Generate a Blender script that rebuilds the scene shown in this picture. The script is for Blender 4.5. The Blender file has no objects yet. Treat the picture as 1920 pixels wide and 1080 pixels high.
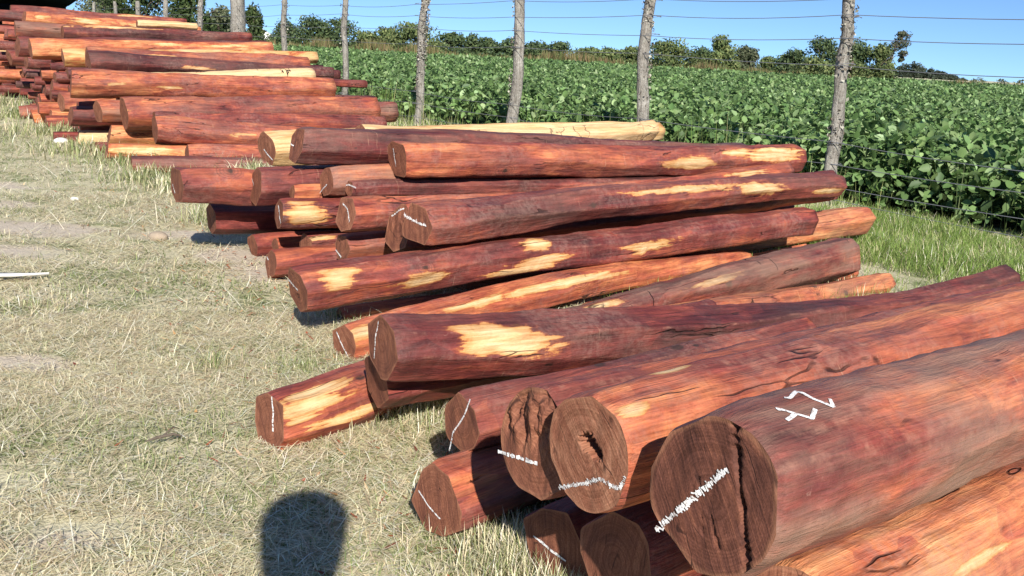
import bpy, bmesh, math
import numpy as np
from mathutils import Vector, Matrix
from mathutils.bvhtree import BVHTree

SUN_E = 5.0; SKY_S = .105; SKY_DUST = .0; SKY_OZ = 7.; SKY_K = 1.6; SKY_B = .105; EXPO = .6
LOGS = {
 'N1': {'p': [0.298, 1.25, 0.559], 'd': [0.7801, 0.6255, -0.0131], 'L': 3.3, 'b': [-0.0, 0.0], 'r': [0.1084, 0.0967], 'mk': [[0.792, -0.795], [0.378, -0.259], [-0.009, 0.244], [-0.172, 0.456], 0.174], 'gl': [[[0.14, 1.555], [0.146, 1.604], [0.18, 1.505], [0.183, 1.727], [0.199, 1.947], [0.213, 1.806], 0.0045], [[0.09, 1.728], [0.104, 1.773], [0.115, 1.857], [0.13, 2.026], [0.159, 1.903], 0.0045], [[0.08, 1.947], [0.097, 1.915], [0.117, 1.863], 0.0045]]},
 'N2': {'p': [0.141, 1.504, 0.507], 'd': [0.7941, 0.6077, 0.0083], 'L': 3.303, 'b': [0.0039, 0.0096], 'r': [0.0977, 0.0916], 'sap': [[0.038, 2.17, 0.035, 0.012], [0.204, 1.39, 0.054, 0.01]], 'mk': [[0.608, -0.891], [-0.055, -0.545], [-0.417, -0.309], [-0.712, -0.324], [-0.893, -0.307], [-0.992, -0.046], 0.121]},
 'N3': {'p': [0.061, 1.67, 0.448], 'd': [0.7816, 0.6237, 0.0136], 'L': 3.3, 'b': [0.0, -0.0], 'r': [0.0994, 0.0696], 'mk': [[1.04, -0.531], [0.454, -0.421], [-0.137, -0.336], 0.091]},
 'N4': {'p': [-0.107, 2.243, 0.251], 'd': [0.7542, 0.6566, 0.0041], 'L': 1.5, 'b': [0.0, 0.0], 'r': [0.0744, 0.0599], 'mk': [[0.614, -1.224], [0.415, -0.508], [-0.182, 0.346], [-0.484, 1.007], 0.072]},
 'N5': {'p': [-0.15, 2.111, 0.094], 'd': [0.6919, 0.7219, -0.01], 'L': 3.3, 'b': [-0.0, -0.0], 'r': [0.0869, 0.0768], 'mk': [[0.802, 0.098], [0.396, -0.153], [-0.201, -0.353], 0.06]},
 'N6': {'p': [0.122, 1.91, 0.115], 'd': [0.6867, 0.7267, -0.0195], 'L': 3.3, 'b': [0.0, -0.0], 'r': [0.0875, 0.0696], 'mk': [[0.651, -0.048], [0.126, -0.17], [-0.421, -0.302], 0.083]},
 'N7': {'p': [0.224, 1.651, 0.223], 'd': [0.745, 0.6665, 0.0259], 'L': 3.3, 'b': [-0.0, 0.0], 'r': [0.0962, 0.0674]},
 'N8': {'p': [0.329, 1.856, 0.043], 'd': [0.7696, 0.6374, 0.0373], 'L': 3.3, 'b': [-0.0, 0.0], 'r': [0.0631, 0.0629], 'mk': [[0.896, 0.126], [0.233, 0.703], [-0.355, 1.274], 0.154]},
 'N9': {'p': [0.485, 1.399, 0.252], 'd': [0.7835, 0.6215, 0.0014], 'L': 3.3, 'b': [-0.0, -0.0], 'r': [0.1091, 0.1255], 'sap': [[0.423, 2.64, 0.123, 0.014]]},
 'K': {'p': [-0.347, 2.512, 0.356], 'd': [0.8162, 0.5767, -0.0349], 'L': 3.23, 'b': [-0.0213, -0.0728], 'r': [0.0847, 0.0769], 'sap': [[0.314, 2.55, 0.146, 0.043], [0.354, 2.93, 0.176, 0.034], [0.287, 2.25, 0.099, 0.021], [0.412, 2.76, 0.114, 0.016]], 'mk': [[0.24, 0.759], [0.395, 0.123], [0.469, -0.571], 0.07]},
 'J0': {'p': [-0.686, 2.623, 0.065], 'd': [0.7109, 0.7002, 0.0663], 'L': 0.9, 'b': [-0.0, 0.0], 'r': [0.0873, 0.0833], 'sap': [[0.145, 2.17, 0.136, 0.028], [0.11, 2.58, 0.125, 0.019], [0.192, -3.05, 0.147, 0.016], [0.047, 2.93, 0.069, 0.009]], 'mk': [[-0.084, 0.95], [-0.224, 0.421], [-0.286, -0.195], 0.093]},
 'K2': {'p': [-0.377, 2.638, 0.207], 'd': [0.8008, 0.5989, 0.0032], 'L': 1.4, 'b': [0.0, 0.0], 'r': [0.0774, 0.0727]},
 'I': {'p': [-0.623, 3.472, 0.05], 'd': [0.6994, 0.7147, -0.0002], 'L': 2.787, 'b': [0.0158, 0.0433], 'r': [0.0727, 0.0712], 'sap': [[0.657, 2.48, 0.151, 0.027], [0.535, 2.48, 0.13, 0.018], [1.194, 2.57, 0.433, 0.02], [0.072, 2.4, 0.148, 0.04]], 'mk': [[0.632, 0.51], [-0.054, -0.277], [-0.488, -0.657], 0.113]},
 'H': {'p': [-0.728, 3.958, 0.017], 'd': [0.7807, 0.6249, 0.0085], 'L': 3.3, 'b': [0.0, -0.0], 'r': [0.0388, 0.0338]},
 'F': {'p': [-0.84, 3.649, 0.202], 'd': [0.7829, 0.6217, 0.023], 'L': 3.293, 'b': [0.004, 0.0126], 'r': [0.0838, 0.0765], 'sap': [[0.153, 2.67, 0.08, 0.042], [0.537, -2.93, 0.137, 0.036], [1.163, 2.27, 0.081, 0.054], [1.176, -2.97, 0.164, 0.034], [1.889, -3.13, 0.183, 0.03], [1.014, -2.61, 0.181, 0.014]], 'mk': [[0.902, 0.395], [0.446, 0.236], [-0.116, 0.052], 0.179]},
 'F2': {'p': [-0.262, 4.627, 0.053], 'd': [0.8113, 0.5831, 0.0412], 'L': 3.3, 'b': [0.0, -0.0], 'r': [0.074, 0.0897]},
 'G': {'p': [0.098, 3.632, 0.064], 'd': [0.7483, 0.6612, 0.0534], 'L': 2.3, 'b': [-0.0, -0.0], 'r': [0.0837, 0.1047], 'sap': [[1.006, 2.39, 0.227, 0.017], [0.32, 1.93, 0.152, 0.018]]},
 'G3': {'p': [-0.272, 2.87, 0.203], 'd': [0.7102, 0.7022, -0.0494], 'L': 3.3, 'b': [-0.0, 0.0], 'r': [0.0511, 0.0589]},
 'E': {'p': [-0.417, 4.031, 0.421], 'd': [0.7586, 0.6515, 0.0094], 'L': 3.29, 'b': [-0.0007, -0.0025], 'r': [0.0909, 0.0719], 'sap': [[2.309, 2.94, 0.234, 0.046], [1.727, 2.54, 0.49, 0.023], [3.044, -2.71, 0.162, 0.027]], 'mk': [[0.862, 0.367], [0.228, 0.165], [-0.565, 0.046], 0.227]},
 'E2': {'p': [-0.53, 4.308, 0.351], 'd': [0.7849, 0.6194, 0.0197], 'L': 3.3, 'b': [-0.0, 0.0], 'r': [0.0972, 0.0889], 'mk': [[0.739, 0.461], [-0.078, 0.948], 0.126]},
 'D': {'p': [-0.786, 4.374, 0.387], 'd': [0.7765, 0.6294, 0.0293], 'L': 3.307, 'b': [-0.004, -0.0137], 'r': [0.0837, 0.0679], 'sap': [[1.173, 2.39, 0.118, 0.04], [2.826, 2.48, 0.196, 0.03], [2.411, 2.6, 0.124, 0.016], [2.503, -3.13, 0.142, 0.01]], 'mk': [[0.47, 0.552], [-0.129, 0.348], [-0.592, -0.288], 0.15]},
 'D2': {'p': [-1.173, 4.69, 0.316], 'd': [0.8279, 0.5609, 0.0054], 'L': 3.3, 'b': [-0.0, 0.0], 'r': [0.0687, 0.0673], 'sap': [[0.11, 2.9, 0.119, 0.069]], 'mk': [[0.313, 0.61], [-0.744, -0.494], 0.159]},
 'C': {'p': [-0.848, 4.814, 0.447], 'd': [0.8322, 0.5541, -0.0189], 'L': 3.3, 'b': [-0.0, 0.0], 'r': [0.0404, 0.0436], 'mk': [[1.827, -0.06], [0.199, 0.44], [-1.762, 0.321], 0.34]},
 'B': {'p': [-0.627, 4.949, 0.596], 'd': [0.8179, 0.5752, -0.0133], 'L': 3.158, 'b': [-0.0018, -0.0079], 'r': [0.096, 0.097], 'sap': [[2.004, -3.11, 0.212, 0.05], [2.8, 2.77, 0.277, 0.057], [2.42, 2.55, 0.128, 0.021]], 'mk': [[0.286, 0.509], [0.208, -0.454], 0.073]},
 'A': {'p': [-1.156, 4.992, 0.631], 'd': [0.8298, 0.5573, -0.0303], 'L': 3.3, 'b': [-0.0, -0.0], 'r': [0.0912, 0.0986], 'mk': [[0.929, 0.023], [0.326, -0.095], 0.094]},
 'Z': {'p': [-0.963, 5.776, 0.624], 'd': [0.8024, 0.5966, 0.0155], 'L': 2.447, 'b': [-0.0129, -0.0501], 'r': [0.0677, 0.0677]},
 'Y': {'p': [-1.514, 5.765, 0.515], 'd': [0.7929, 0.6087, 0.0283], 'L': 3.3, 'b': [0.0, -0.0], 'r': [0.0959, 0.0671], 'mk': [[0.338, -0.037], [-0.614, -0.593], 0.104]},
 'X1': {'p': [-1.744, 4.882, 0.401], 'd': [0.8098, 0.5858, -0.0323], 'L': 3.3, 'b': [-0.0, -0.0], 'r': [0.0957, 0.0975], 'mk': [[0.674, -0.008], [0.377, -0.458], 0.091]},
 'W': {'p': [-1.351, 4.93, 0.414], 'd': [0.8071, 0.5901, -0.0204], 'L': 3.0, 'b': [0.0, -0.0], 'r': [0.0938, 0.0879], 'mk': [[1.062, 0.419], [0.32, -0.015], 0.122]},
 'V': {'p': [-0.975, 4.869, 0.46], 'd': [0.8191, 0.5736, -0.0058], 'L': 3.3, 'b': [-0.0, 0.0], 'r': [0.0734, 0.076], 'mk': [[0.799, -0.826], [-0.183, -0.049], 0.152]},
 'U': {'p': [-1.151, 4.877, 0.394], 'd': [0.7955, 0.6058, 0.0136], 'L': 3.3, 'b': [-0.0, -0.0], 'r': [0.041, 0.0287]},
 'T': {'p': [-1.663, 5.166, 0.181], 'd': [0.805, 0.592, -0.0382], 'L': 3.3, 'b': [0.0, 0.0], 'r': [0.0816, 0.0852]},
 'S1': {'p': [-1.192, 4.604, 0.074], 'd': [0.82, 0.5713, 0.0353], 'L': 3.3, 'b': [0.0, -0.0], 'r': [0.0709, 0.0525], 'mk': [[0.782, 0.447], [0.381, 0.301], 0.153]},
 'S2': {'p': [-1.428, 5.135, 0.057], 'd': [0.7954, 0.606, 0.0115], 'L': 3.3, 'b': [0.0, 0.0], 'r': [0.0583, 0.0453]},
 'S3': {'p': [-1.245, 4.898, 0.109], 'd': [0.7495, 0.662, 0.0068], 'L': 3.3, 'b': [-0.0, 0.0], 'r': [0.0389, 0.0298]},
 'S4': {'p': [-1.066, 4.818, 0.146], 'd': [0.8171, 0.5764, 0.0116], 'L': 3.3, 'b': [-0.0, -0.0], 'r': [0.0519, 0.0462], 'sap': [[0.06, 2.37, 0.119, 0.019]]},
 'S5': {'p': [-0.817, 4.46, 0.215], 'd': [0.7976, 0.603, 0.0144], 'L': 3.3, 'b': [-0.0, 0.0], 'r': [0.0658, 0.0617], 'mk': [[0.77, -0.308], [0.001, -0.709], 0.156]},
 'S6': {'p': [-0.803, 4.996, 0.063], 'd': [0.784, 0.6202, 0.0272], 'L': 3.3, 'b': [0.0, 0.0], 'r': [0.0511, 0.0483]},
 'Q1': {'p': [0.338, 4.229, 0.024], 'd': [0.8018, 0.5976, 0.0032], 'L': 2.0, 'b': [0.0, -0.0], 'r': [0.044, 0.0507]},
 'R1': {'p': [-3.345, 8.832, 0.3], 'd': [0.8747, 0.479, -0.0737], 'L': 3.3, 'b': [0.0, 0.0], 'r': [0.1269, 0.0893], 'sap': [[0.794, 2.98, 0.155, 0.02]]},
 'R2': {'p': [-3.74, 9.118, 0.41], 'd': [0.7558, 0.6545, 0.0166], 'L': 2.745, 'b': [-0.0, -0.0], 'r': [0.143, 0.1376], 'sap': [[-0.005, 2.82, 0.073, 0.015]]},
 'R2b': {'p': [-3.418, 9.035, 0.353], 'd': [0.8034, 0.5954, -0.009], 'L': 2.4, 'b': [-0.0, -0.0], 'r': [0.099, 0.0978]},
 'R2c': {'p': [-3.279, 10.225, 0.383], 'd': [0.7871, 0.6149, 0.048], 'L': 2.0, 'b': [0.0, -0.0], 'r': [0.097, 0.0815]},
 'R3': {'p': [-4.358, 9.407, 0.648], 'd': [0.7725, 0.6351, 0.0014], 'L': 2.802, 'b': [-0.0, -0.0], 'r': [0.1286, 0.1221], 'sap': [[0.369, 3.14, 0.098, 0.016], [0.918, -2.95, 0.144, 0.022]]},
 'R3b': {'p': [-4.266, 9.911, 0.636], 'd': [0.8016, 0.5945, 0.0632], 'L': 2.3, 'b': [0.0, 0.0], 'r': [0.0779, 0.0798]},
 'R4': {'p': [-4.541, 10.214, 0.844], 'd': [0.8044, 0.5937, -0.0208], 'L': 2.5, 'b': [0.0, -0.0], 'r': [0.1055, 0.0739], 'sap': [[1.108, -2.98, 0.216, 0.018]]},
 'R4b': {'p': [-5.169, 11.591, 0.839], 'd': [0.7995, 0.6007, 0.0047], 'L': 2.8, 'b': [0.0, 0.0], 'r': [0.1165, 0.1009], 'sap': [[0.821, 2.77, 0.272, 0.033]]},
 'R4c': {'p': [-5.461, 11.616, 0.817], 'd': [0.7751, 0.6305, 0.0405], 'L': 3.3, 'b': [-0.0, 0.0], 'r': [0.0947, 0.0694]},
 'R5': {'p': [-6.123, 12.175, 0.882], 'd': [0.7784, 0.6263, 0.0436], 'L': 3.185, 'b': [-0.0, 0.0], 'r': [0.1189, 0.092], 'sap': [[1.717, 2.33, 0.189, 0.029], [2.454, 2.41, 0.398, 0.03], [2.712, 3.05, 0.243, 0.045]]},
 'R5b': {'p': [-6.378, 12.363, 0.895], 'd': [0.7921, 0.6086, 0.0478], 'L': 3.3, 'b': [-0.0, -0.0], 'r': [0.1207, 0.0845]},
 'R6': {'p': [-6.113, 13.025, 1.093], 'd': [0.7379, 0.6744, 0.0254], 'L': 2.681, 'b': [-0.0, -0.0], 'r': [0.0985, 0.0801], 'sap': [[0.56, 2.14, 0.688, 0.022]]},
 'R6b': {'p': [-6.692, 12.935, 1.113], 'd': [0.7766, 0.6297, -0.018], 'L': 2.6, 'b': [0.0, -0.0], 'r': [0.1048, 0.1011]},
 'R7': {'p': [-8.391, 16.536, 1.293], 'd': [0.7721, 0.6352, -0.0219], 'L': 2.988, 'b': [0.0, 0.0], 'r': [0.1069, 0.0895], 'sap': [[0.988, 2.9, 0.268, 0.064], [0.265, 2.83, 0.184, 0.036], [2.035, 2.93, 0.606, 0.038]]},
 'R7b': {'p': [-6.496, 16.518, 1.295], 'd': [0.8053, 0.5928, 0.0141], 'L': 1.0, 'b': [-0.0, -0.0], 'r': [0.0608, 0.0599]},
 'R8': {'p': [-9.373, 18.009, 1.414], 'd': [0.7741, 0.6331, -0.0034], 'L': 2.991, 'b': [-0.0, 0.0], 'r': [0.1065, 0.0857], 'sap': [[2.274, 2.63, 0.373, 0.052]]},
 'R9': {'p': [-9.13, 16.831, 1.307], 'd': [0.8101, 0.5862, 0.0149], 'L': 3.3, 'b': [0.0, -0.0], 'r': [0.0906, 0.101]},
 'R10': {'p': [-4.057, 9.289, 0.388], 'd': [0.7734, 0.6338, 0.0062], 'L': 3.3, 'b': [0.0, -0.0], 'r': [0.1023, 0.1176]},
 'R11': {'p': [-4.533, 9.934, 0.172], 'd': [0.8072, 0.5903, 0.0018], 'L': 3.3, 'b': [-0.0, -0.0], 'r': [0.0659, 0.0758]},
 'R12': {'p': [-3.921, 9.202, 0.194], 'd': [0.8014, 0.5969, -0.038], 'L': 3.3, 'b': [0.0, 0.0], 'r': [0.0815, 0.0698]},
 'R13': {'p': [-3.86, 9.867, 0.117], 'd': [0.8062, 0.5917, -0.0041], 'L': 3.3, 'b': [-0.0, -0.0], 'r': [0.071, 0.0817]},
 'R14': {'p': [-3.684, 8.574, 0.111], 'd': [0.9156, 0.402, -0.0066], 'L': 3.3, 'b': [-0.0, -0.0], 'r': [0.0667, 0.069], 'sap': [[0.309, 2.87, 0.432, 0.048]]},
 'R15': {'p': [-3.249, 8.032, 0.077], 'd': [0.9098, 0.4149, -0.0141], 'L': 3.3, 'b': [0.0, -0.0], 'r': [0.0671, 0.0546]},
 'R16': {'p': [-2.912, 8.413, 0.137], 'd': [0.8401, 0.5425, 0.0059], 'L': 2.0, 'b': [0.0, -0.0], 'r': [0.0841, 0.081]},
 'R17': {'p': [-4.476, 9.747, 0.077], 'd': [0.8167, 0.5771, -0.0032], 'L': 3.3, 'b': [0.0, 0.0], 'r': [0.0756, 0.087]},
 'R18': {'p': [-4.869, 10.058, 0.051], 'd': [0.8048, 0.5935, -0.004], 'L': 3.3, 'b': [0.0, 0.0], 'r': [0.0502, 0.0577]},
 'b1': {'p': [-9.166, 17.306, 1.144], 'd': [0.8036, 0.5952, 0.0], 'L': 3.0, 'b': [-0.0, 0.0], 'r': [0.0701, 0.0645]},
 'b2': {'p': [-8.838, 16.476, 0.948], 'd': [0.8036, 0.5951, 0.0], 'L': 3.0, 'b': [-0.0, 0.0], 'r': [0.0803, 0.0739]},
 'b3': {'p': [-8.727, 16.21, 0.771], 'd': [0.8038, 0.5949, 0.0], 'L': 3.0, 'b': [-0.0, 0.0], 'r': [0.0704, 0.0648]},
 'b4': {'p': [-8.686, 16.047, 0.611], 'd': [0.8037, 0.595, 0.0], 'L': 3.0, 'b': [0.0, 0.0], 'r': [0.0655, 0.0603]},
 'b5': {'p': [-7.105, 13.525, 0.722], 'd': [0.8036, 0.5952, 0.0], 'L': 3.0, 'b': [-0.0, 0.0], 'r': [0.0956, 0.088]},
 'b6': {'p': [-6.657, 13.103, 0.699], 'd': [0.8037, 0.595, 0.0], 'L': 3.0, 'b': [-0.0, 0.0], 'r': [0.0856, 0.0787]},
 'b7': {'p': [-6.069, 12.649, 0.694], 'd': [0.8036, 0.5951, 0.0], 'L': 3.0, 'b': [-0.0, 0.0], 'r': [0.0654, 0.0602]},
 'b8': {'p': [-8.313, 15.421, 0.396], 'd': [0.8038, 0.5949, 0.0], 'L': 3.0, 'b': [-0.0, 0.0], 'r': [0.0758, 0.0697]},
 'b9': {'p': [-6.144, 12.448, 0.572], 'd': [0.8038, 0.5949, 0.0], 'L': 3.0, 'b': [-0.0, 0.0], 'r': [0.0781, 0.0719]},
 'b10': {'p': [-8.774, 16.428, 0.122], 'd': [0.8037, 0.595, 0.0], 'L': 3.0, 'b': [0.0, 0.0], 'r': [0.1215, 0.1118]},
 'b11': {'p': [-7.63, 14.786, 0.208], 'd': [0.8038, 0.5948, 0.0], 'L': 3.0, 'b': [-0.0, 0.0], 'r': [0.0811, 0.0746]},
 'b12': {'p': [-5.893, 12.192, 0.428], 'd': [0.8037, 0.595, 0.0], 'L': 3.0, 'b': [-0.0, 0.0], 'r': [0.0935, 0.086]},
 'b14': {'p': [-6.43, 12.412, 0.082], 'd': [0.8037, 0.595, 0.0], 'L': 3.0, 'b': [0.0, 0.0], 'r': [0.0821, 0.0755]},
 'b15': {'p': [-6.0, 11.88, 0.078], 'd': [0.8036, 0.5951, 0.0], 'L': 3.0, 'b': [0.0, 0.0], 'r': [0.0786, 0.0724]},
 'b16': {'p': [-5.838, 11.712, 0.2], 'd': [0.8037, 0.5951, 0.0], 'L': 3.0, 'b': [-0.0, 0.0], 'r': [0.0709, 0.0652]},
 'b17': {'p': [-5.661, 11.647, 0.15], 'd': [0.8039, 0.5948, 0.0], 'L': 3.0, 'b': [0.0, 0.0], 'r': [0.0481, 0.0443]},
 'b18': {'p': [-4.909, 10.349, 0.386], 'd': [0.8036, 0.5951, 0.0], 'L': 3.0, 'b': [-0.0, 0.0], 'r': [0.091, 0.0837]},
 'b19': {'p': [-5.392, 10.966, 0.091], 'd': [0.8037, 0.5951, 0.0], 'L': 3.0, 'b': [-0.0, 0.0], 'r': [0.0909, 0.0836]},
 'b20': {'p': [-4.472, 9.604, 0.315], 'd': [0.8037, 0.595, 0.0], 'L': 3.0, 'b': [-0.0, 0.0], 'r': [0.0873, 0.0804]},
 'b21': {'p': [-4.484, 9.797, 0.351], 'd': [0.8037, 0.595, 0.0], 'L': 3.0, 'b': [-0.0, 0.0], 'r': [0.0809, 0.0744]},
}
BURIED = [[-7.763, 15.43, 0.048, -5.339, 17.161, 0.048, 0.048], [-6.956, 13.944, 0.049, -4.72, 15.474, 0.049, 0.046], [-8.742, 16.154, 0.049, -6.548, 17.831, 0.049, 0.049], [-7.739, 15.889, 0.05, -5.409, 17.652, 0.05, 0.047], [-7.969, 15.981, 0.05, -5.817, 17.548, 0.05, 0.046], [-7.535, 14.955, 0.052, -5.231, 16.57, 0.052, 0.046], [-4.109, 9.326, 0.052, -1.782, 11.089, 0.052, 0.048], [-8.577, 16.127, 0.052, -6.392, 17.689, 0.052, 0.047], [-7.229, 14.421, 0.054, -4.965, 16.24, 0.054, 0.05], [-6.951, 13.706, 0.054, -4.678, 15.344, 0.054, 0.048], [-7.646, 15.301, 0.058, -5.712, 16.752, 0.058, 0.047], [-8.141, 16.296, 0.063, -5.939, 17.9, 0.063, 0.045], [-0.691, 4.784, 0.069, 1.646, 6.442, 0.069, 0.068], [-9.046, 17.087, 0.158, -6.713, 18.86, 0.158, 0.05], [-6.599, 15.09, 0.161, -4.217, 16.839, 0.161, 0.046], [-7.254, 14.266, 0.169, -4.965, 16.021, 0.169, 0.055], [-6.573, 14.465, 0.176, -4.259, 16.249, 0.176, 0.057], [-8.487, 15.876, 0.178, -6.272, 17.599, 0.178, 0.066], [-7.251, 14.764, 0.179, -5.288, 16.251, 0.179, 0.079], [-8.282, 15.309, 0.179, -6.064, 16.9, 0.179, 0.053], [-6.43, 13.323, 0.18, -4.298, 14.814, 0.18, 0.068], [-6.364, 12.733, 0.186, -4.118, 14.412, 0.186, 0.081], [-6.943, 13.936, 0.19, -4.96, 15.388, 0.19, 0.051], [-8.411, 16.381, 0.19, -6.434, 17.826, 0.19, 0.074], [-9.2, 16.557, 0.191, -6.89, 18.283, 0.191, 0.071], [-6.779, 13.764, 0.195, -4.364, 15.511, 0.195, 0.081], [-9.204, 17.331, 0.204, -6.926, 18.964, 0.204, 0.075], [-5.565, 12.324, 0.242, -3.498, 13.804, 0.242, 0.097], [-6.258, 12.614, 0.245, -4.099, 14.199, 0.245, 0.066], [-9.317, 16.782, 0.257, -7.229, 18.251, 0.257, 0.081], [-7.199, 14.524, 0.267, -4.958, 16.257, 0.267, 0.056], [-8.387, 16.11, 0.278, -6.365, 17.608, 0.278, 0.046], [-8.854, 16.199, 0.278, -6.65, 17.887, 0.278, 0.062], [-7.112, 14.177, 0.287, -5.067, 15.68, 0.287, 0.046], [-6.02, 12.408, 0.297, -3.969, 13.907, 0.297, 0.074], [-8.164, 16.002, 0.298, -5.997, 17.561, 0.298, 0.065], [-6.413, 13.486, 0.3, -4.102, 15.047, 0.3, 0.065], [-5.269, 12.051, 0.304, -2.943, 13.778, 0.304, 0.05], [-9.061, 16.382, 0.314, -7.121, 17.858, 0.314, 0.079], [-5.381, 12.137, 0.318, -3.423, 13.669, 0.318, 0.059], [-7.361, 14.153, 0.329, -5.181, 15.747, 0.329, 0.054], [-6.962, 13.801, 0.332, -4.803, 15.31, 0.332, 0.047], [-7.657, 14.87, 0.332, -5.317, 16.658, 0.332, 0.059], [-5.207, 11.644, 0.338, -3.163, 13.21, 0.338, 0.073], [-6.353, 12.884, 0.34, -4.296, 14.377, 0.34, 0.088], [-6.149, 12.539, 0.367, -3.863, 14.283, 0.367, 0.073], [-5.256, 11.849, 0.379, -3.266, 13.358, 0.379, 0.075], [-8.601, 15.873, 0.389, -6.242, 17.557, 0.389, 0.066], [-0.981, 5.915, 0.391, 1.104, 7.377, 0.391, 0.08], [-5.656, 12.131, 0.397, -3.529, 13.708, 0.397, 0.055], [-9.427, 17.206, 0.401, -7.175, 18.822, 0.401, 0.096], [-7.915, 15.426, 0.424, -5.697, 17.152, 0.424, 0.06], [-5.292, 10.931, 0.425, -2.965, 12.72, 0.425, 0.05], [-4.312, 10.387, 0.437, -2.246, 11.992, 0.437, 0.067], [-5.469, 11.988, 0.439, -3.263, 13.648, 0.439, 0.075], [-5.216, 11.49, 0.443, -3.125, 13.068, 0.443, 0.058], [-8.248, 15.662, 0.444, -6.107, 17.377, 0.444, 0.068], [-9.043, 16.818, 0.449, -6.736, 18.616, 0.449, 0.059], [-4.633, 10.724, 0.465, -2.661, 12.269, 0.465, 0.066], [-6.38, 12.746, 0.469, -4.057, 14.419, 0.469, 0.057], [-5.085, 10.921, 0.469, -2.871, 12.581, 0.469, 0.071], [-9.004, 16.443, 0.472, -6.967, 17.977, 0.472, 0.074], [-8.236, 16.503, 0.492, -5.851, 18.268, 0.492, 0.05], [-7.012, 13.774, 0.494, -4.753, 15.504, 0.494, 0.05], [-4.21, 10.103, 0.497, -1.813, 11.887, 0.497, 0.072], [-7.44, 14.532, 0.501, -5.224, 16.293, 0.501, 0.07], [-8.396, 15.85, 0.526, -6.502, 17.341, 0.526, 0.07], [-0.476, 5.76, 0.529, 1.526, 7.191, 0.529, 0.07], [-4.448, 10.173, 0.53, -2.46, 11.663, 0.53, 0.049], [-7.953, 15.339, 0.561, -5.964, 16.872, 0.561, 0.073], [-7.397, 14.756, 0.572, -5.166, 16.466, 0.572, 0.046], [-5.785, 12.15, 0.574, -3.667, 13.757, 0.574, 0.071], [-8.444, 15.612, 0.579, -6.496, 17.041, 0.579, 0.063], [-5.916, 12.416, 0.584, -3.575, 14.127, 0.584, 0.058], [-5.593, 11.964, 0.608, -3.477, 13.477, 0.608, 0.053], [-5.243, 10.928, 0.617, -3.283, 12.358, 0.617, 0.057], [-5.376, 11.739, 0.629, -3.052, 13.548, 0.629, 0.051], [-5.003, 11.634, 0.666, -2.663, 13.502, 0.666, 0.055], [-4.74, 10.597, 0.669, -2.771, 12.113, 0.669, 0.047], [-8.258, 15.352, 0.669, -6.312, 16.907, 0.669, 0.072], [-4.102, 10.81, 0.679, -1.989, 12.357, 0.679, 0.05], [-5.008, 10.742, 0.68, -2.784, 12.324, 0.68, 0.06], [-5.837, 12.077, 0.692, -3.717, 13.673, 0.692, 0.049], [-5.932, 12.389, 0.695, -3.661, 13.989, 0.695, 0.047], [-6.025, 12.498, 0.723, -4.079, 13.916, 0.723, 0.067], [-4.48, 11.445, 0.752, -2.425, 12.849, 0.752, 0.069], [-4.969, 12.724, 0.793, -2.893, 14.109, 0.793, 0.049], [-4.635, 10.822, 0.797, -2.442, 12.502, 0.797, 0.068], [-9.188, 17.19, 0.805, -7.227, 18.633, 0.805, 0.05], [-8.151, 15.253, 0.843, -5.893, 17.039, 0.843, 0.069], [-8.408, 15.613, 0.861, -6.241, 17.239, 0.861, 0.075], [-8.66, 16.37, 0.933, -6.292, 18.184, 0.933, 0.046], [-8.157, 15.432, 1.007, -5.782, 17.119, 1.007, 0.09], [-9.042, 16.836, 1.026, -6.858, 18.593, 1.026, 0.058], [-8.925, 16.553, 1.028, -6.989, 18.024, 1.028, 0.049], [-7.607, 14.474, 1.036, -5.539, 16.05, 1.036, 0.065], [-9.082, 17.065, 1.06, -7.091, 18.583, 1.06, 0.052], [-8.631, 15.912, 1.083, -6.277, 17.592, 1.083, 0.072], [-8.918, 16.423, 1.097, -6.762, 17.955, 1.097, 0.058]]


C = bpy.context.scene.collection
scene = bpy.context.scene
ES = np.array([-.595, .8037, 0.]); ET = np.array([.8037, .595, 0.])   # along the fence / from pile towards the fence
CAMZ = 1.15
rad = math.radians

# ------------------------------------------------------------------ helpers
def tag(o, label=None, cat=None, group=None, kind=None):
    if label: o['label'] = label
    if cat: o['category'] = cat
    if group: o['group'] = group
    if kind: o['kind'] = kind
    return o

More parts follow.
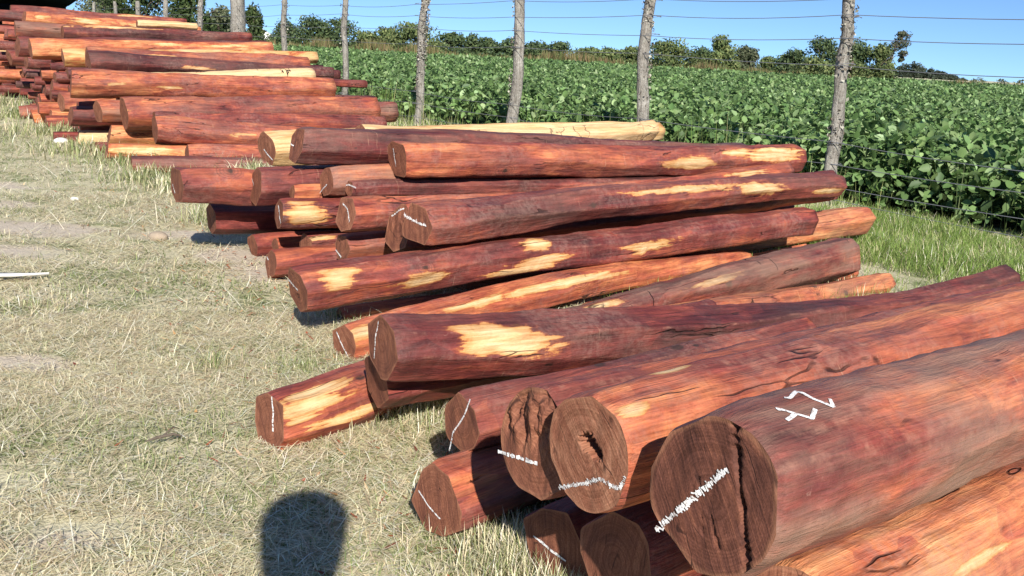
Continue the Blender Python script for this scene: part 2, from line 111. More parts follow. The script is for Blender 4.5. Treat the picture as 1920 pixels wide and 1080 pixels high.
def mesh_obj(name, verts, faces, mat=None, parent=None, smooth=False, attrs=None, loc=None):
    """faces: list of tuples or an (n,k) int array"""
    me = bpy.data.meshes.new(name)
    verts = np.asarray(verts, dtype=np.float32)
    if isinstance(faces, np.ndarray): groups = [faces]
    else:
        by = {}
        for f in faces: by.setdefault(len(f), []).append(f)
        groups = [np.array(v, dtype=np.int32) for v in by.values()]
    me.vertices.add(len(verts)); me.vertices.foreach_set('co', verts.ravel())
    nl = sum(g.size for g in groups); npoly = sum(len(g) for g in groups)
    me.loops.add(nl); me.polygons.add(npoly)
    li = np.concatenate([g.ravel() for g in groups]).astype(np.int32)
    tot = np.concatenate([np.full(len(g), g.shape[1]) for g in groups]).astype(np.int32)
    st = np.concatenate([[0], np.cumsum(tot)[:-1]]).astype(np.int32)
    me.loops.foreach_set('vertex_index', li)
    me.polygons.foreach_set('loop_start', st)
    try: me.polygons.foreach_set('loop_total', tot)
    except Exception: pass
    me.update(calc_edges=True)
    if smooth: me.polygons.foreach_set('use_smooth', np.ones(npoly, dtype=bool))
    for k, v in (attrs or {}).items():
        v = np.asarray(v, dtype=np.float32)
        if v.ndim == 1:
            a = me.attributes.new(k, 'FLOAT', 'POINT'); a.data.foreach_set('value', v)
        else:
            a = me.attributes.new(k, 'FLOAT_COLOR', 'POINT')
            a.data.foreach_set('color', np.concatenate([v, np.ones((len(v), 1), np.float32)], 1).ravel())
    me.validate()
    o = bpy.data.objects.new(name, me); C.objects.link(o)
    if mat: me.materials.append(mat)
    if parent: o.parent = parent
    if loc is not None: o.location = loc
    return o

def empty(name, loc, rz=0):
    o = bpy.data.objects.new(name, None); C.objects.link(o); o.location = loc; o.rotation_euler = (0, 0, rz)
    o.empty_display_size = .1
    return o

class MB:
    def __init__(s): s.v = []; s.f = []
    def add(s, v, f):
        n = len(s.v); s.v += [tuple(p) for p in v]; s.f += [tuple(i + n for i in q) for q in f]
    def box(s, a, b):
        x0, y0, z0 = a; x1, y1, z1 = b
        s.add([(x0,y0,z0),(x1,y0,z0),(x1,y1,z0),(x0,y1,z0),(x0,y0,z1),(x1,y0,z1),(x1,y1,z1),(x0,y1,z1)],
              [(0,3,2,1),(4,5,6,7),(0,1,5,4),(1,2,6,5),(2,3,7,6),(3,0,4,7)])
    def tube(s, pts, r, n=6):
        pts = [Vector(p) for p in pts]; rr = r if isinstance(r, (list, tuple, np.ndarray)) else [r] * len(pts)
        V = []; F = []
        for i, p in enumerate(pts):
            t = (pts[min(i+1, len(pts)-1)] - pts[max(i-1, 0)]).normalized()
            a = t.orthogonal().normalized() if i == 0 else (a - t * a.dot(t)).normalized()
            b = t.cross(a)
            for k in range(n):
                q = 2*math.pi*k/n
                V.append(p + (a*math.cos(q) + b*math.sin(q)) * rr[i])
        for i in range(len(pts)-1):
            for k in range(n):
                F.append((i*n+k, i*n+(k+1)%n, (i+1)*n+(k+1)%n, (i+1)*n+k))
        F.append(tuple(range(n))[::-1]); F.append(tuple((len(pts)-1)*n+k for k in range(n)))
        s.add(V, F)
    def build(s, name, mat, parent=None, smooth=False, attrs=None):
        return mesh_obj(name, s.v, s.f, mat, parent, smooth, attrs)

def snoise(rng, n=5, f0=1.0, gain=.6):
    """smooth random 1-D function, about -1..1"""
    fr = f0 * np.array([1.0 * 1.7**i for i in range(n)]) * rng.uniform(.8, 1.25, n); ph = rng.uniform(0, 6.28, n); am = gain**np.arange(n); am /= am.sum() * .6
    return lambda x: np.sum(am * np.sin(np.asarray(x)[..., None] * fr * 2 * math.pi + ph), -1)

def vnoise(x, y, seed=0):
    """2-D value noise, 0..1"""
    x = np.asarray(x, float); y = np.asarray(y, float)
    xi = np.floor(x).astype(np.int64); yi = np.floor(y).astype(np.int64); fx = x - xi; fy = y - yi
    fx = fx*fx*(3-2*fx); fy = fy*fy*(3-2*fy)
    def h(a, b):
        n = (a * 374761393 + b * 668265263 + seed * 1442695) & 0x7fffffff
        n = ((n ^ (n >> 13)) * 1274126177) & 0x7fffffff
        return ((n ^ (n >> 16)) & 0xffff) / 65535.0
    return (h(xi, yi)*(1-fx) + h(xi+1, yi)*fx)*(1-fy) + (h(xi, yi+1)*(1-fx) + h(xi+1, yi+1)*fx)*fy

def fbm(x, y, seed=0, o=4):
    s = 0; a = .5; t = 0
    for i in range(o):
        s = s + a*vnoise(np.asarray(x)*2**i, np.asarray(y)*2**i, seed+i*17); t += a; a *= .5
    return s / t

# ------------------------------------------------------------------ materials
class NT:
    def __init__(s, name):
        s.m = bpy.data.materials.new(name); s.m.use_nodes = True; s.t = s.m.node_tree; s.t.nodes.clear()
        s.out = s.t.nodes.new('ShaderNodeOutputMaterial')
    def n(s, typ, inputs=None, **kw):
        nd = s.t.nodes.new(typ)
        for k, v in kw.items(): setattr(nd, k, v)
        for k, v in (inputs or {}).items():
            i = nd.inputs[k]
            if isinstance(v, bpy.types.NodeSocket): s.t.links.new(v, i)
            elif hasattr(v, 'outputs'): s.t.links.new(v.outputs[0], i)
            else: i.default_value = v
        return nd
    def math(s, op, a, b=0., c=0., clamp=False):
        return s.n('ShaderNodeMath', {0: a, 1: b, 2: c}, operation=op, use_clamp=clamp).outputs[0]
    def vmul(s, v, k): return s.n('ShaderNodeVectorMath', {0: v, 1: k}, operation='MULTIPLY').outputs[0]
    def vadd(s, v, k): return s.n('ShaderNodeVectorMath', {0: v, 1: k}, operation='ADD').outputs[0]
    def noise(s, v, scale=1., detail=3., rough=.55, dist=0.):
        return s.n('ShaderNodeTexNoise', {'Vector': v, 'Scale': scale, 'Detail': detail, 'Roughness': rough, 'Distortion': dist}).outputs[0]
    def smooth(s, v, a, b, lo=0., hi=1.):
        return s.n('ShaderNodeMapRange', {'Value': v, 'From Min': a, 'From Max': b, 'To Min': lo, 'To Max': hi}, interpolation_type='SMOOTHSTEP').outputs[0]
    def lin(s, v, a, b, lo=0., hi=1.):
        return s.n('ShaderNodeMapRange', {'Value': v, 'From Min': a, 'From Max': b, 'To Min': lo, 'To Max': hi}).outputs[0]
    def mix(s, f, a, b, blend='MIX'):
        nd = s.t.nodes.new('ShaderNodeMix'); nd.data_type = 'RGBA'; nd.blend_type = blend
        for i, v in ((0, f), (6, a), (7, b)):
            if isinstance(v, bpy.types.NodeSocket): s.t.links.new(v, nd.inputs[i])
            else: nd.inputs[i].default_value = v if i == 0 else (*v, 1) if len(v) == 3 else v
        return nd.outputs[2]
    def ramp(s, v, stops):
        nd = s.n('ShaderNodeValToRGB', {0: v}); e = nd.color_ramp.elements
        while len(e) < len(stops): e.new(.5)
        for i, (p, c) in enumerate(stops): e[i].position = p; e[i].color = (*c, 1)
        return nd.outputs[0]
    def attr(s, name, typ='GEOMETRY', out='Fac'):
        return s.n('ShaderNodeAttribute', attribute_name=name, attribute_type=typ).outputs[out]
    def surf(s, color, rough=.6, spec=.3, bump=None, bstr=.3, bdist=.01, trans=0.):
        p = s.n('ShaderNodeBsdfPrincipled', {'Base Color': color if isinstance(color, bpy.types.NodeSocket) else (*color, 1), 'Roughness': rough, 'Specular IOR Level': spec})
        if bump is not None:
            b = s.n('ShaderNodeBump', {'Height': bump, 'Strength': bstr, 'Distance': bdist}); s.t.links.new(b.outputs[0], p.inputs['Normal'])
        sh = p.outputs[0]
        if trans:
            tr = s.n('ShaderNodeBsdfTranslucent', {'Color': color if isinstance(color, bpy.types.NodeSocket) else (*color, 1)})
            sh = s.n('ShaderNodeMixShader', {0: trans, 1: sh, 2: tr.outputs[0]}).outputs[0]
        s.t.links.new(sh, s.out.inputs[0])
        return s.m

def wood_material():
    w = NT('hewn_wood')
    tc = w.n('ShaderNodeTexCoord').outputs['Object']
    seed = w.attr('seed', 'OBJECT'); tone = w.attr('tone', 'OBJECT'); grey = w.attr('grey', 'OBJECT'); sapa = w.attr('sapa', 'OBJECT'); crk = w.attr('crack', 'OBJECT')
    off = w.n('ShaderNodeCombineXYZ', {0: w.math('MULTIPLY', seed, 13.7), 1: w.math('MULTIPLY', seed, 7.1), 2: w.math('MULTIPLY', seed, 3.3)}).outputs[0]
    v = w.vadd(tc, off)
    sap = w.attr('sap'); edge = w.attr('edge')
    n_large = w.noise(w.vmul(v, (1.1, 4.5, 4.5)), 1, 4, .55, .4)
    n_mid = w.noise(w.vmul(v, (2.6, 17, 17)), 1, 5, .6, 1.2)
    n_grain = w.noise(w.vmul(v, (3.5, 75, 75)), 1, 5, .62, .3)
    n_blot = w.noise(v, 9, 5, .65, .8)
    n_fine = w.noise(w.vmul(v, (60, 130, 130)), 1, 3, .6)
    vc = w.n('ShaderNodeTexVoronoi', {'Vector': w.vadd(w.vmul(v, (5.5, 15, 15)), w.vmul(w.n('ShaderNodeTexNoise', {'Vector': v, 'Scale': 6., 'Detail': 2.}).outputs['Color'], (.8, .8, .8))), 'Scale': 1.}, feature='F1')
    axe = vc.outputs['Distance']; cell = w.n('ShaderNodeSeparateColor', {0: vc.outputs['Color']}).outputs[0]
    t = w.math('ADD', tone, w.math('MULTIPLY', w.math('SUBTRACT', n_large, .5), 1.25))
    t = w.math('ADD', t, w.math('MULTIPLY', w.math('SUBTRACT', cell, .5), .16))
    t = w.math('ADD', t, w.math('MULTIPLY', w.math('SUBTRACT', n_mid, .5), .75))
    t = w.math('ADD', t, w.math('MULTIPLY', w.math('SUBTRACT', n_blot, .5), .45))
    col = w.ramp(t, [(0, (.055, .013, .015)), (.22, (.125, .023, .021)), (.42, (.215, .042, .030)), (.62, (.385, .092, .042)), (.82, (.58, .19, .072)), (1, (.70, .31, .125))])
    # streaks of the grain
    col = w.mix(1., col, w.ramp(n_grain, [(.22, (.40, .36, .34)), (.5, (1, 1, 1)), (.8, (1.55, 1.62, 1.68))]), 'MULTIPLY')
    fib = w.noise(w.vmul(v, (9, 310, 310)), 1, 3, .6, .2)
    col = w.mix(1., col, w.ramp(fib, [(.28, (.66, .64, .62)), (.5, (1, 1, 1)), (.75, (1.26, 1.28, 1.30))]), 'MULTIPLY')
    pit = w.smooth(w.noise(w.vmul(v, (90, 170, 170)), 1, 3, .7), .66, .74)
    col = w.mix(w.math('MULTIPLY', pit, .55), col, (.045, .016, .012))
    dust = w.math('MULTIPLY', w.smooth(w.noise(w.vadd(v, (3, 3, 3)), 2.6, 5, .65), .42, .66), w.smooth(w.noise(v, 45, 4, .75), .35, .65))
    col = w.mix(w.math('MULTIPLY', dust, .30), col, (.40, .25, .20))
    # knots
    kn = w.attr('knot'); kk = w.math('ADD', kn, w.math('MULTIPLY', w.math('SUBTRACT', n_blot, .5), .35))
    ringk = w.math('MULTIPLY', w.math('SINE', w.math('MULTIPLY', kk, 34.)), w.smooth(kk, .22, .45))
    col = w.mix(w.math('MULTIPLY', w.smooth(ringk, .1, .9), .5), col, (.10, .026, .018))
    col = w.mix(w.smooth(kk, .80, .95), col, (.035, .014, .010))
    # sapwood left on by the axe
    a1 = w.math('ADD', sap, w.math('ADD', w.math('MULTIPLY', w.math('SUBTRACT', n_mid, .5), 2.6), w.math('MULTIPLY', w.math('SUBTRACT', n_grain, .5), .8)))
    a1 = w.math('ADD', a1, w.math('MULTIPLY', w.math('SUBTRACT', n_blot, .5), 1.4))
    auto = w.math('ADD', w.noise(w.vmul(w.vadd(v, (5, 3, 9)), (1.4, 6.5, 6.5)), 1, 5, .6, 1.1), w.math('SUBTRACT', sapa, 1.0))
    m1 = w.math('MAXIMUM', w.smooth(a1, .0, .06), w.smooth(auto, .0, .05))
    rim = w.math('MAXIMUM', w.smooth(a1, -.22, .06), w.smooth(auto, -.08, .03))
    col = w.mix(w.math('MULTIPLY', rim, .45), col, (.42, .115, .034))
    sapcol = w.ramp(w.math('MAXIMUM', a1, w.math('MULTIPLY', auto, 3.)), [(.0, (.47, .17, .050)), (.16, (.60, .31, .11)), (.45, (.70, .44, .20)), (1., (.77, .55, .30))])
    sapcol = w.mix(1., sapcol, w.ramp(n_grain, [(.3, (.66, .54, .44)), (.6, (1, 1, 1))]), 'MULTIPLY')
    col = w.mix(m1, col, sapcol)
    # weathered grey-pink skin
    g = w.math('MULTIPLY', grey, w.smooth(w.noise(w.vmul(w.vadd(v, (2, 8, 1)), (2, 7, 7)), 1, 5, .65), .32, .68))
    col = w.mix(g, col, w.mix(n_grain, (.125, .068, .050), (.33, .205, .145)))
    # paler bruised arrises between the axe cuts
    e = w.math('MULTIPLY', edge, w.smooth(w.noise(v, 22, 4, .7), .42, .68))
    col = w.mix(w.math('MULTIPLY', e, .55), col, (.40, .19, .13))
    # scuffs and dust
    sc = w.smooth(w.noise(w.vmul(v, (30, 30, 30)), 1, 6, .75, 1.5), .63, .78)
    scm = w.smooth(w.noise(v, 5, 3, .6), .45, .7)
    col = w.mix(w.math('MULTIPLY', w.math('MULTIPLY', sc, scm), .6), col, (.56, .36, .28))
    # fine tool scratches running across the grain
    vs = w.n('ShaderNodeMapping', {'Vector': v, 'Rotation': (.0, .6, .6), 'Scale': (150, 6, 6)}).outputs[0]
    scr = w.math('MULTIPLY', w.smooth(w.noise(vs, 1, 2, .5), .66, .74), w.smooth(w.noise(v, 4, 2, .5), .56, .66))
    col = w.mix(w.math('MULTIPLY', scr, .45), col, (.55, .32, .2))
    # drying cracks
    cv = w.vadd(w.vmul(v, (5.5, 1.6, 1.6)), w.vmul(w.n('ShaderNodeTexNoise', {'Vector': v, 'Scale': 7., 'Detail': 3.}).outputs['Color'], (.5, .5, .5)))
    vor = w.n('ShaderNodeTexVoronoi', {'Vector': cv, 'Scale': 1.}, feature='DISTANCE_TO_EDGE').outputs[0]
    ck = w.math('MULTIPLY', w.smooth(vor, .006, .016, 1, 0), w.smooth(w.noise(w.vadd(v, (1, 4, 7)), 3.2, 2, .5), .52, .58))
    ck = w.math('MULTIPLY', ck, w.smooth(crk, .42, .95))
    vl = w.vadd(w.vmul(v, (1.0, 20, 20)), w.vmul(w.n('ShaderNodeTexNoise', {'Vector': w.vmul(v, (4, 10, 10)), 'Scale': 1., 'Detail': 3.}).outputs['Color'], (.9, .9, .9)))
    vor2 = w.n('ShaderNodeTexVoronoi', {'Vector': vl, 'Scale': 1.}, feature='DISTANCE_TO_EDGE').outputs[0]
    cl = w.math('MULTIPLY', w.smooth(vor2, .006, .026, 1, 0), w.smooth(w.noise(w.vmul(w.vadd(v, (9, 2, 2)), (2.2, 9, 9)), 1, 3, .55), .56, .64))
    ckk = w.math('MAXIMUM', ck, w.math('MULTIPLY', cl, .8))
    col = w.mix(ckk, col, (.02, .008, .006))
    rough = w.math('ADD', .48, w.math('MULTIPLY', n_mid, .28))
    h = w.math('ADD', w.math('MULTIPLY', n_grain, .35), w.math('ADD', w.math('MULTIPLY', n_blot, .55), w.math('MULTIPLY', n_fine, .12)))
    h = w.math('ADD', h, w.math('ADD', w.math('MULTIPLY', axe, .55), w.math('MULTIPLY', fib, .22)))
    h = w.math('SUBTRACT', h, w.math('MULTIPLY', ckk, .9))
    return w.surf(col, rough, .36, h, .75, .016)

def end_material():
    w = NT('sawn_end_grain')
    tc = w.n('ShaderNodeTexCoord').outputs['Object']
    seed = w.attr('seed', 'OBJECT'); tone = w.attr('tone', 'OBJECT')
    off = w.n('ShaderNodeCombineXYZ', {0: w.math('MULTIPLY', seed, 13.7), 1: w.math('MULTIPLY', seed, 7.1), 2: w.math('MULTIPLY', seed, 3.3)}).outputs[0]
    rot = w.n('ShaderNodeCombineXYZ', {0: w.math('ADD', .35, w.math('MULTIPLY', w.math('SINE', w.math('MULTIPLY', seed, 40.)), .45))}).outputs[0]
    v = w.n('ShaderNodeMapping', {'Vector': tc, 'Location': (0, 0, 0)}); w.t.links.new(rot, v.inputs['Rotation']); v = w.vadd(v.outputs[0], off)
    saw = w.noise(w.vmul(v, (10, 330, 6)), 1, 4, .6, .25)
    saw2 = w.noise(w.vmul(v, (10, 60, 4)), 1, 4, .6, .5)
    blot = w.noise(v, 13, 5, .6, .5)
    fib = w.noise(w.vmul(v, (10, 330, 330)), 1, 3, .6)
    t = w.math('ADD', w.math('MULTIPLY', saw, .5), w.math('ADD', w.math('MULTIPLY', saw2, .45), w.math('MULTIPLY', blot, .55)))
    t = w.math('ADD', w.math('SUBTRACT', t, .26), w.math('MULTIPLY', tone, .18))
    col = w.ramp(t, [(.15, (.052, .020, .015)), (.42, (.135, .050, .032)), (.62, (.24, .092, .052)), (.85, (.38, .18, .105))])
    col = w.mix(1., col, w.ramp(fib, [(.3, (.72, .7, .68)), (.7, (1.2, 1.22, 1.25))]), 'MULTIPLY')
    rim = w.attr('rim')
    col = w.mix(w.math('MULTIPLY', w.smooth(w.math('ADD', rim, w.math('MULTIPLY', w.math('SUBTRACT', blot, .5), .12)), .90, 1.0), .45), col, (.34, .16, .09))
    rad_ = w.n('ShaderNodeVectorMath', {0: w.vmul(tc, (0, 1, 1))}, operation='LENGTH').outputs['Value']
    ring = w.noise(w.n('ShaderNodeCombineXYZ', {0: w.math('ADD', w.math('MULTIPLY', rad_, 260.), w.math('MULTIPLY', blot, 5.)), 1: seed}).outputs[0], 1, 2, .5)
    col = w.mix(1., col, w.ramp(ring, [(.35, (.80, .78, .76)), (.65, (1.15, 1.16, 1.18))]), 'MULTIPLY')
    # star shakes
    cv = w.vadd(w.vmul(v, (3, 26, 5.5)), w.vmul(w.n('ShaderNodeTexNoise', {'Vector': v, 'Scale': 9., 'Detail': 3.}).outputs['Color'], (.6, .6, .6)))
    vor = w.n('ShaderNodeTexVoronoi', {'Vector': cv, 'Scale': 1.}, feature='DISTANCE_TO_EDGE').outputs[0]
    ck = w.math('MULTIPLY', w.math('MULTIPLY', w.smooth(vor, .006, .022, 1, 0), .75), w.smooth(w.noise(v, 11, 2, .5), .52, .60))
    col = w.mix(ck, col, (.015, .007, .006))
    h = w.math('SUBTRACT', w.math('ADD', saw, w.math('MULTIPLY', saw2, .8)), w.math('MULTIPLY', ck, .9))
    return w.surf(col, .75, .2, h, .35, .004)

WOOD = wood_material(); END = end_material()

def chalk_material():
    w = NT('white_chalk')
    tc = w.n('ShaderNodeTexCoord').outputs['Object']
    return w.surf(w.mix(w.smooth(w.noise(tc, 210, 4, .75), .36, .56), (.30, .24, .21), (.84, .83, .81)), .9, .1)
CHALK = chalk_material()

def attr_material(name, rough=.6, spec=.25, trans=0., scale=None, amt=.3):
    w = NT(name)
    c = w.attr('col', out='Color')
    if scale:
        tc = w.n('ShaderNodeTexCoord').outputs['Object']
        c = w.mix(1., c, w.ramp(w.noise(tc, scale, 4, .6), [(.25, (1-amt,)*3), (.75, (1+amt,)*3)]), 'MULTIPLY')
    return w.surf(c, rough, spec, trans=trans)

# ------------------------------------------------------------------ logs
def log_profile(rng, L, r0, r1, K, sharp):
    """-> f(x, th) radius and edge strength"""
    th0 = 2*math.pi*(np.arange(K) + rng.uniform(-.22, .22, K))/K + rng.uniform(0, 6.28)
    dr = [snoise(rng, 3, .35) for _ in range(K)]; dn = [snoise(rng, 5, .8, .66) for _ in range(K)]
    base = snoise(rng, 4, .3)
    am = rng.uniform(.84, 1.0, K) if K < 10 else rng.uniform(.95, 1.01, K)
    def f(x, th):
        R = (r0 + (r1-r0)*x/L) * (1 + .025*base(x))*.99
        ds = []
        for k in range(K):
            a = th - (th0[k] + .16*dr[k](x)); c = np.cos(a)
            q = R*(am[k] + .052*dn[k](x))/np.maximum(c, .15)
            ds.append(np.where(c > .15, q, 9.))
        ds = np.sort(np.stack(ds), 0)
        r = np.minimum(ds[0], R*(1.09 if K < 10 else 1.02))
        e = np.exp(-np.maximum(ds[1]-ds[0], 0)/(R*.035))
        return r, e
    return f

def make_log(key, e, label, group, tone, grey=0., sapa=.0, K=8, crack=.3, seed=0, NS=None, NTH=None, name='hewn_log', cap=True, shear=None, rough_end=0., round_end=.0):
    rng = np.random.default_rng(seed*7+11)
    L = e['L']; r0, r1 = e['r']; r0 *= 1.09; r1 *= 1.09
    P0 = np.array(e['p']); X = np.array(e['d']); X /= np.linalg.norm(X)
    Z = np.array([0, 0, 1.]) - X*X[2]; Z /= np.linalg.norm(Z); Y = np.cross(Z, X)
    dist = np.linalg.norm(P0 - np.array([0, 0, CAMZ]))
    NS = NS or int(np.clip(420/dist, 36, 190)); NTH = NTH or int(np.clip(260/dist, 28, 84))
    if K > 7 and key[0] != 'N': K -= 2
    prof = log_profile(rng, L, r0, r1, K, 1)
    xs = np.linspace(0, L, NS); th = np.linspace(0, 2*math.pi, NTH, endpoint=False)
    wy, wz = snoise(rng, 3, .28), snoise(rng, 3, .28)
    amp = (.019 if key[0] != 'N' else .006)*L/3.3
    lump = snoise(rng, 4, 1.2)
    knots = [(rng.uniform(.2, L-.3), rng.uniform(1.2, 3.9), rng.uniform(.022, .05), rng.uniform(.03, .09)) for _ in range(rng.integers(2, 6))] if dist < 9 else []
    shear = shear if shear is not None else rng.normal(0, .10, 2)
    def surface(x, t):
        x = np.asarray(x, float); t = np.asarray(t, float)
        r, ed = prof(x, t)
        r = r*(1 + .012*np.sin(3*t + 9*lump(x*.6)) + .010*lump(x + t*.3))
        kf = np.zeros_like(x)
        for kx, kt, kr, kh in knots:
            da = (t-kt+math.pi) % (2*math.pi)-math.pi
            g = np.exp(-(((x-kx)/(kr*1.5))**2 + (da*r0/kr)**2)); kf = np.maximum(kf, g); r = r*(1+kh*np.exp(-(((x-kx)/(kr*3.2))**2 + (da*r0/(kr*2))**2)))
        surface.kf = kf
        r = r*(1 - .05*np.exp(-x/.012))                       #                       # small worn arris at the cut
        d1 = L - x
        if round_end: r = r*np.sqrt(np.clip(1 - (np.clip(1 - d1/(round_end*r1*2), 0, 1)**2)*.75, .02, 1))
        s = x/L
        oy = e['b'][0]*4*s*(1-s) + amp*(wy(s*2) - wy(0.)*(1-s) - wy(2.)*s)
        oz = e['b'][1]*4*s*(1-s) + amp*.7*(wz(s*2) - wz(0.)*(1-s) - wz(2.)*s)
        y = r*np.cos(t); z = r*np.sin(t)
        xx = x + (shear[0]*y + shear[1]*z)*np.clip(1 - x/.18, 0, 1)
        return np.stack([xx, oy + y, oz + z], -1), ed
    XX, TT = np.meshgrid(xs, th, indexing='ij')
    P, ED = surface(XX, TT); KF = surface.kf.reshape(-1)
    V = P.reshape(-1, 3); ED = ED.reshape(-1)
    i = np.arange(NS-1)[:, None]*NTH; j = np.arange(NTH)[None, :]; jn = (j+1) % NTH
    F = np.stack([i+j, i+jn, i+NTH+jn, i+NTH+j], -1).reshape(-1, 4)[:, ::-1]
    sap = np.full(len(V), -1.0)
    xf, tf = XX.ravel(), TT.ravel()
    for (px, pt, rx, ry) in e.get('sap', []):
        R = r0 + (r1-r0)*px/L
        da = (tf - pt + math.pi) % (2*math.pi) - math.pi
        d = np.sqrt(((xf-px)/rx)**2 + (da*R/ry)**2)
        sap = np.maximum(sap, 1 - d)
    sap = np.clip(sap*1.15, -1, .9)
    # far end closed by a worn cap
    ring0 = (NS-1)*NTH; cen = P[-1].mean(0); nc = 4
    CV = []; CF = []
    prev = ring0 + np.arange(NTH)
    for q in range(1, nc):
        k = 1 - q/nc
        ringv = cen + (P[-1]-cen)*k + np.array([.012*(1-k*k), 0, 0])*min(1, r1/.1)
        idx = len(V) + sum(len(c) for c in CV) + np.arange(NTH); CV.append(ringv)
        CF.append(np.stack([prev, np.roll(prev, -1), np.roll(idx, -1), idx], -1)[:, ::-1]); prev = idx
    allv = np.concatenate([V]+CV+[[cen + np.array([.013, 0, 0])]])
    ci = len(allv)-1
    tri = np.stack([prev, np.roll(prev, -1), np.full(NTH, ci)], -1)[:, ::-1]
    extra = len(allv)-len(V)
    faces = [tuple(f) for f in np.concatenate([F]+CF)] + [tuple(f) for f in tri]
    o = mesh_obj(name, allv, faces, WOOD, None, True, dict(sap=np.concatenate([sap, np.full(extra, -1.)]), edge=np.concatenate([ED, np.zeros(extra)]), knot=np.concatenate([KF, np.zeros(extra)])))
    M = Matrix(((X[0], Y[0], Z[0], P0[0]), (X[1], Y[1], Z[1], P0[1]), (X[2], Y[2], Z[2], P0[2]), (0, 0, 0, 1)))
    o.matrix_world = M
    tag(o, label, 'log', group)
    def props(q):
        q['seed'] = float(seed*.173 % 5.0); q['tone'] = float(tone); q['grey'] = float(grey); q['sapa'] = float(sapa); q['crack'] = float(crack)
    props(o)
    # sawn end
    ring = P[0]; c0 = ring.mean(0)
    nr = int(np.clip(90/dist, 5, 34)) if key not in ('N1', 'N2', 'N3') else 44
    hz, hy = snoise(rng, 4, 3.0), snoise(rng, 4, 3.0)
    def face_x(y, z):
        d = .0010*(hz((z + .4*y)*3) + hy(y*4))
        rr = np.sqrt(y*y+z*z)/r0
        if rough_end: d = d + rough_end*(fbm(y*55+9, z*16+4, 3, 4)-.5)*np.clip((z/r0+.25)*1.6, .1, 1)*np.clip((1.02-rr)*6, 0, 1)
        if key == 'N1':
            for (ya, za, yb, zb, wd, dp) in ((-.10, 1.02, -.66, -.62, .020, .04), (.42, .80, .02, -.55, .004, .003), (-.02, -.2, -.45, -.95, .006, .008)):
                ya, za, yb, zb = (q*r0 for q in (ya, za, yb, zb))
                vx, vz = yb-ya, zb-za; l2 = vx*vx+vz*vz
                tt = np.clip(((y-ya)*vx + (z-za)*vz)/l2, 0, 1)
                dd = np.hypot(y-ya-tt*vx, z-za-tt*vz) + .0012*hz(z*6)
                d = d + dp*np.clip(1 - dd/(wd*r0*1.6), 0, 1)
        if key == 'N2':
            for (yc, zc, ra, rb) in ((.02, .16, .17, .15), (-.20, .06, .16, .10), (-.10, .13, .14, .08)):
                q = np.hypot((y-yc*r0)/(ra*r0), (z-zc*r0)/(rb*r0)) + .22*hy(np.arctan2(z-zc*r0, y-yc*r0)*.5)
                d = np.maximum(d, .055*np.clip((1.05-q)*3, 0, 1))
        return d*(1 if key in ('N1', 'N2', 'N3') or rough_end else np.clip(1.15-rr, 0, 1)+.1)
    fr = np.linspace(1, 0, nr+1)[:-1]
    G = c0 + (ring-c0)[None]*fr[:, None, None]
    dx = face_x(G[..., 1], G[..., 2]); dx[0] = 0
    G[..., 0] += dx
    EV = np.concatenate([G.reshape(-1, 3), [c0 + np.array([float(face_x(np.array(c0[1]), np.array(c0[2]))), 0, 0])]])
    i = np.arange(nr-1)[:, None]*NTH; j = np.arange(NTH)[None, :]; jn = (j+1) % NTH
    EF = np.stack([i+j, i+jn, i+NTH+jn, i+NTH+j], -1).reshape(-1, 4)
    last = (nr-1)*NTH + np.arange(NTH)
    ET_ = np.stack([last, np.roll(last, -1), np.full(NTH, nr*NTH)], -1)
    c = mesh_obj('sawn_end', EV, [tuple(f) for f in EF]+[tuple(f) for f in ET_], END, o, key not in ('N1', 'N2', 'N3'), dict(rim=np.concatenate([np.repeat(fr, NTH), [0]])))
    props(c)
    if key == 'N1': c['tone'] = -.55
    if key == 'N2': c['tone'] = .95
    if 'mk' in e:
        pts = np.array(e['mk'][:-1])*r0/1.09; wd = e['mk'][-1]*r0/1.09
        mb = MB()
        seg = np.diff(pts, axis=0); ln = np.hypot(*seg.T); T = ln.sum()
        nst = max(6, int(T/(max(wd, .012)*.30)))
        cs = np.concatenate([[0], np.cumsum(ln)])
        def at(s): return np.array([np.interp(s, cs, pts[:, 0]), np.interp(s, cs, pts[:, 1])])
        def quad(a, b, w):
            d = (b-a)/(np.linalg.norm(b-a)+1e-9); n = np.array([-d[1], d[0]])*w*.5
            q = np.array([a-n, a+n, b+n, b-n])
            xs_ = c0[0] + (q[:, 0]-c0[1])*shear[0] + (q[:, 1]-c0[2])*shear[1] + face_x(q[:, 0], q[:, 1])
            xs_ = np.minimum(xs_, c0[0] + (q[:, 0]-c0[1])*shear[0] + (q[:, 1]-c0[2])*shear[1] + .006) - .0022
            mb.add([(xs_[k], q[k, 0], q[k, 1]) for k in range(4)], [(0, 1, 2, 3)])
        broad = wd > .011
        for k in range(nst):
            s = T*(k + .5)/nst; p = at(s); d = at(min(T, s+.004))-at(max(0, s-.004)); d /= np.linalg.norm(d)+1e-9; n = np.array([-d[1], d[0]])
            if broad:
                ang = rng.normal(.35, .18); u = n*math.cos(ang)+d*math.sin(ang); l = wd*rng.uniform(.35, .85)
                p = p + n*rng.normal(0, wd*.08)
                quad(p-u*l*.5, p+u*l*.5, T/nst*rng.uniform(.25, .6))
            elif rng.random() < .93:
                quad(p-d*T/nst*.58, p+d*T/nst*.58, max(wd*rng.uniform(.5, 1.0), .0028))
        if broad:
            for k in range(nst*2):
                s = T*(k+.5)/(nst*2)
                if rng.random() < .55: p = at(s); d = at(min(T, s+.004))-at(max(0, s-.004)); d /= np.linalg.norm(d)+1e-9; quad(p-d*T/nst*.3, p+d*T/nst*.3, wd*rng.uniform(.2, .5))
        m = mb.build('chalk_mark', CHALK, c)
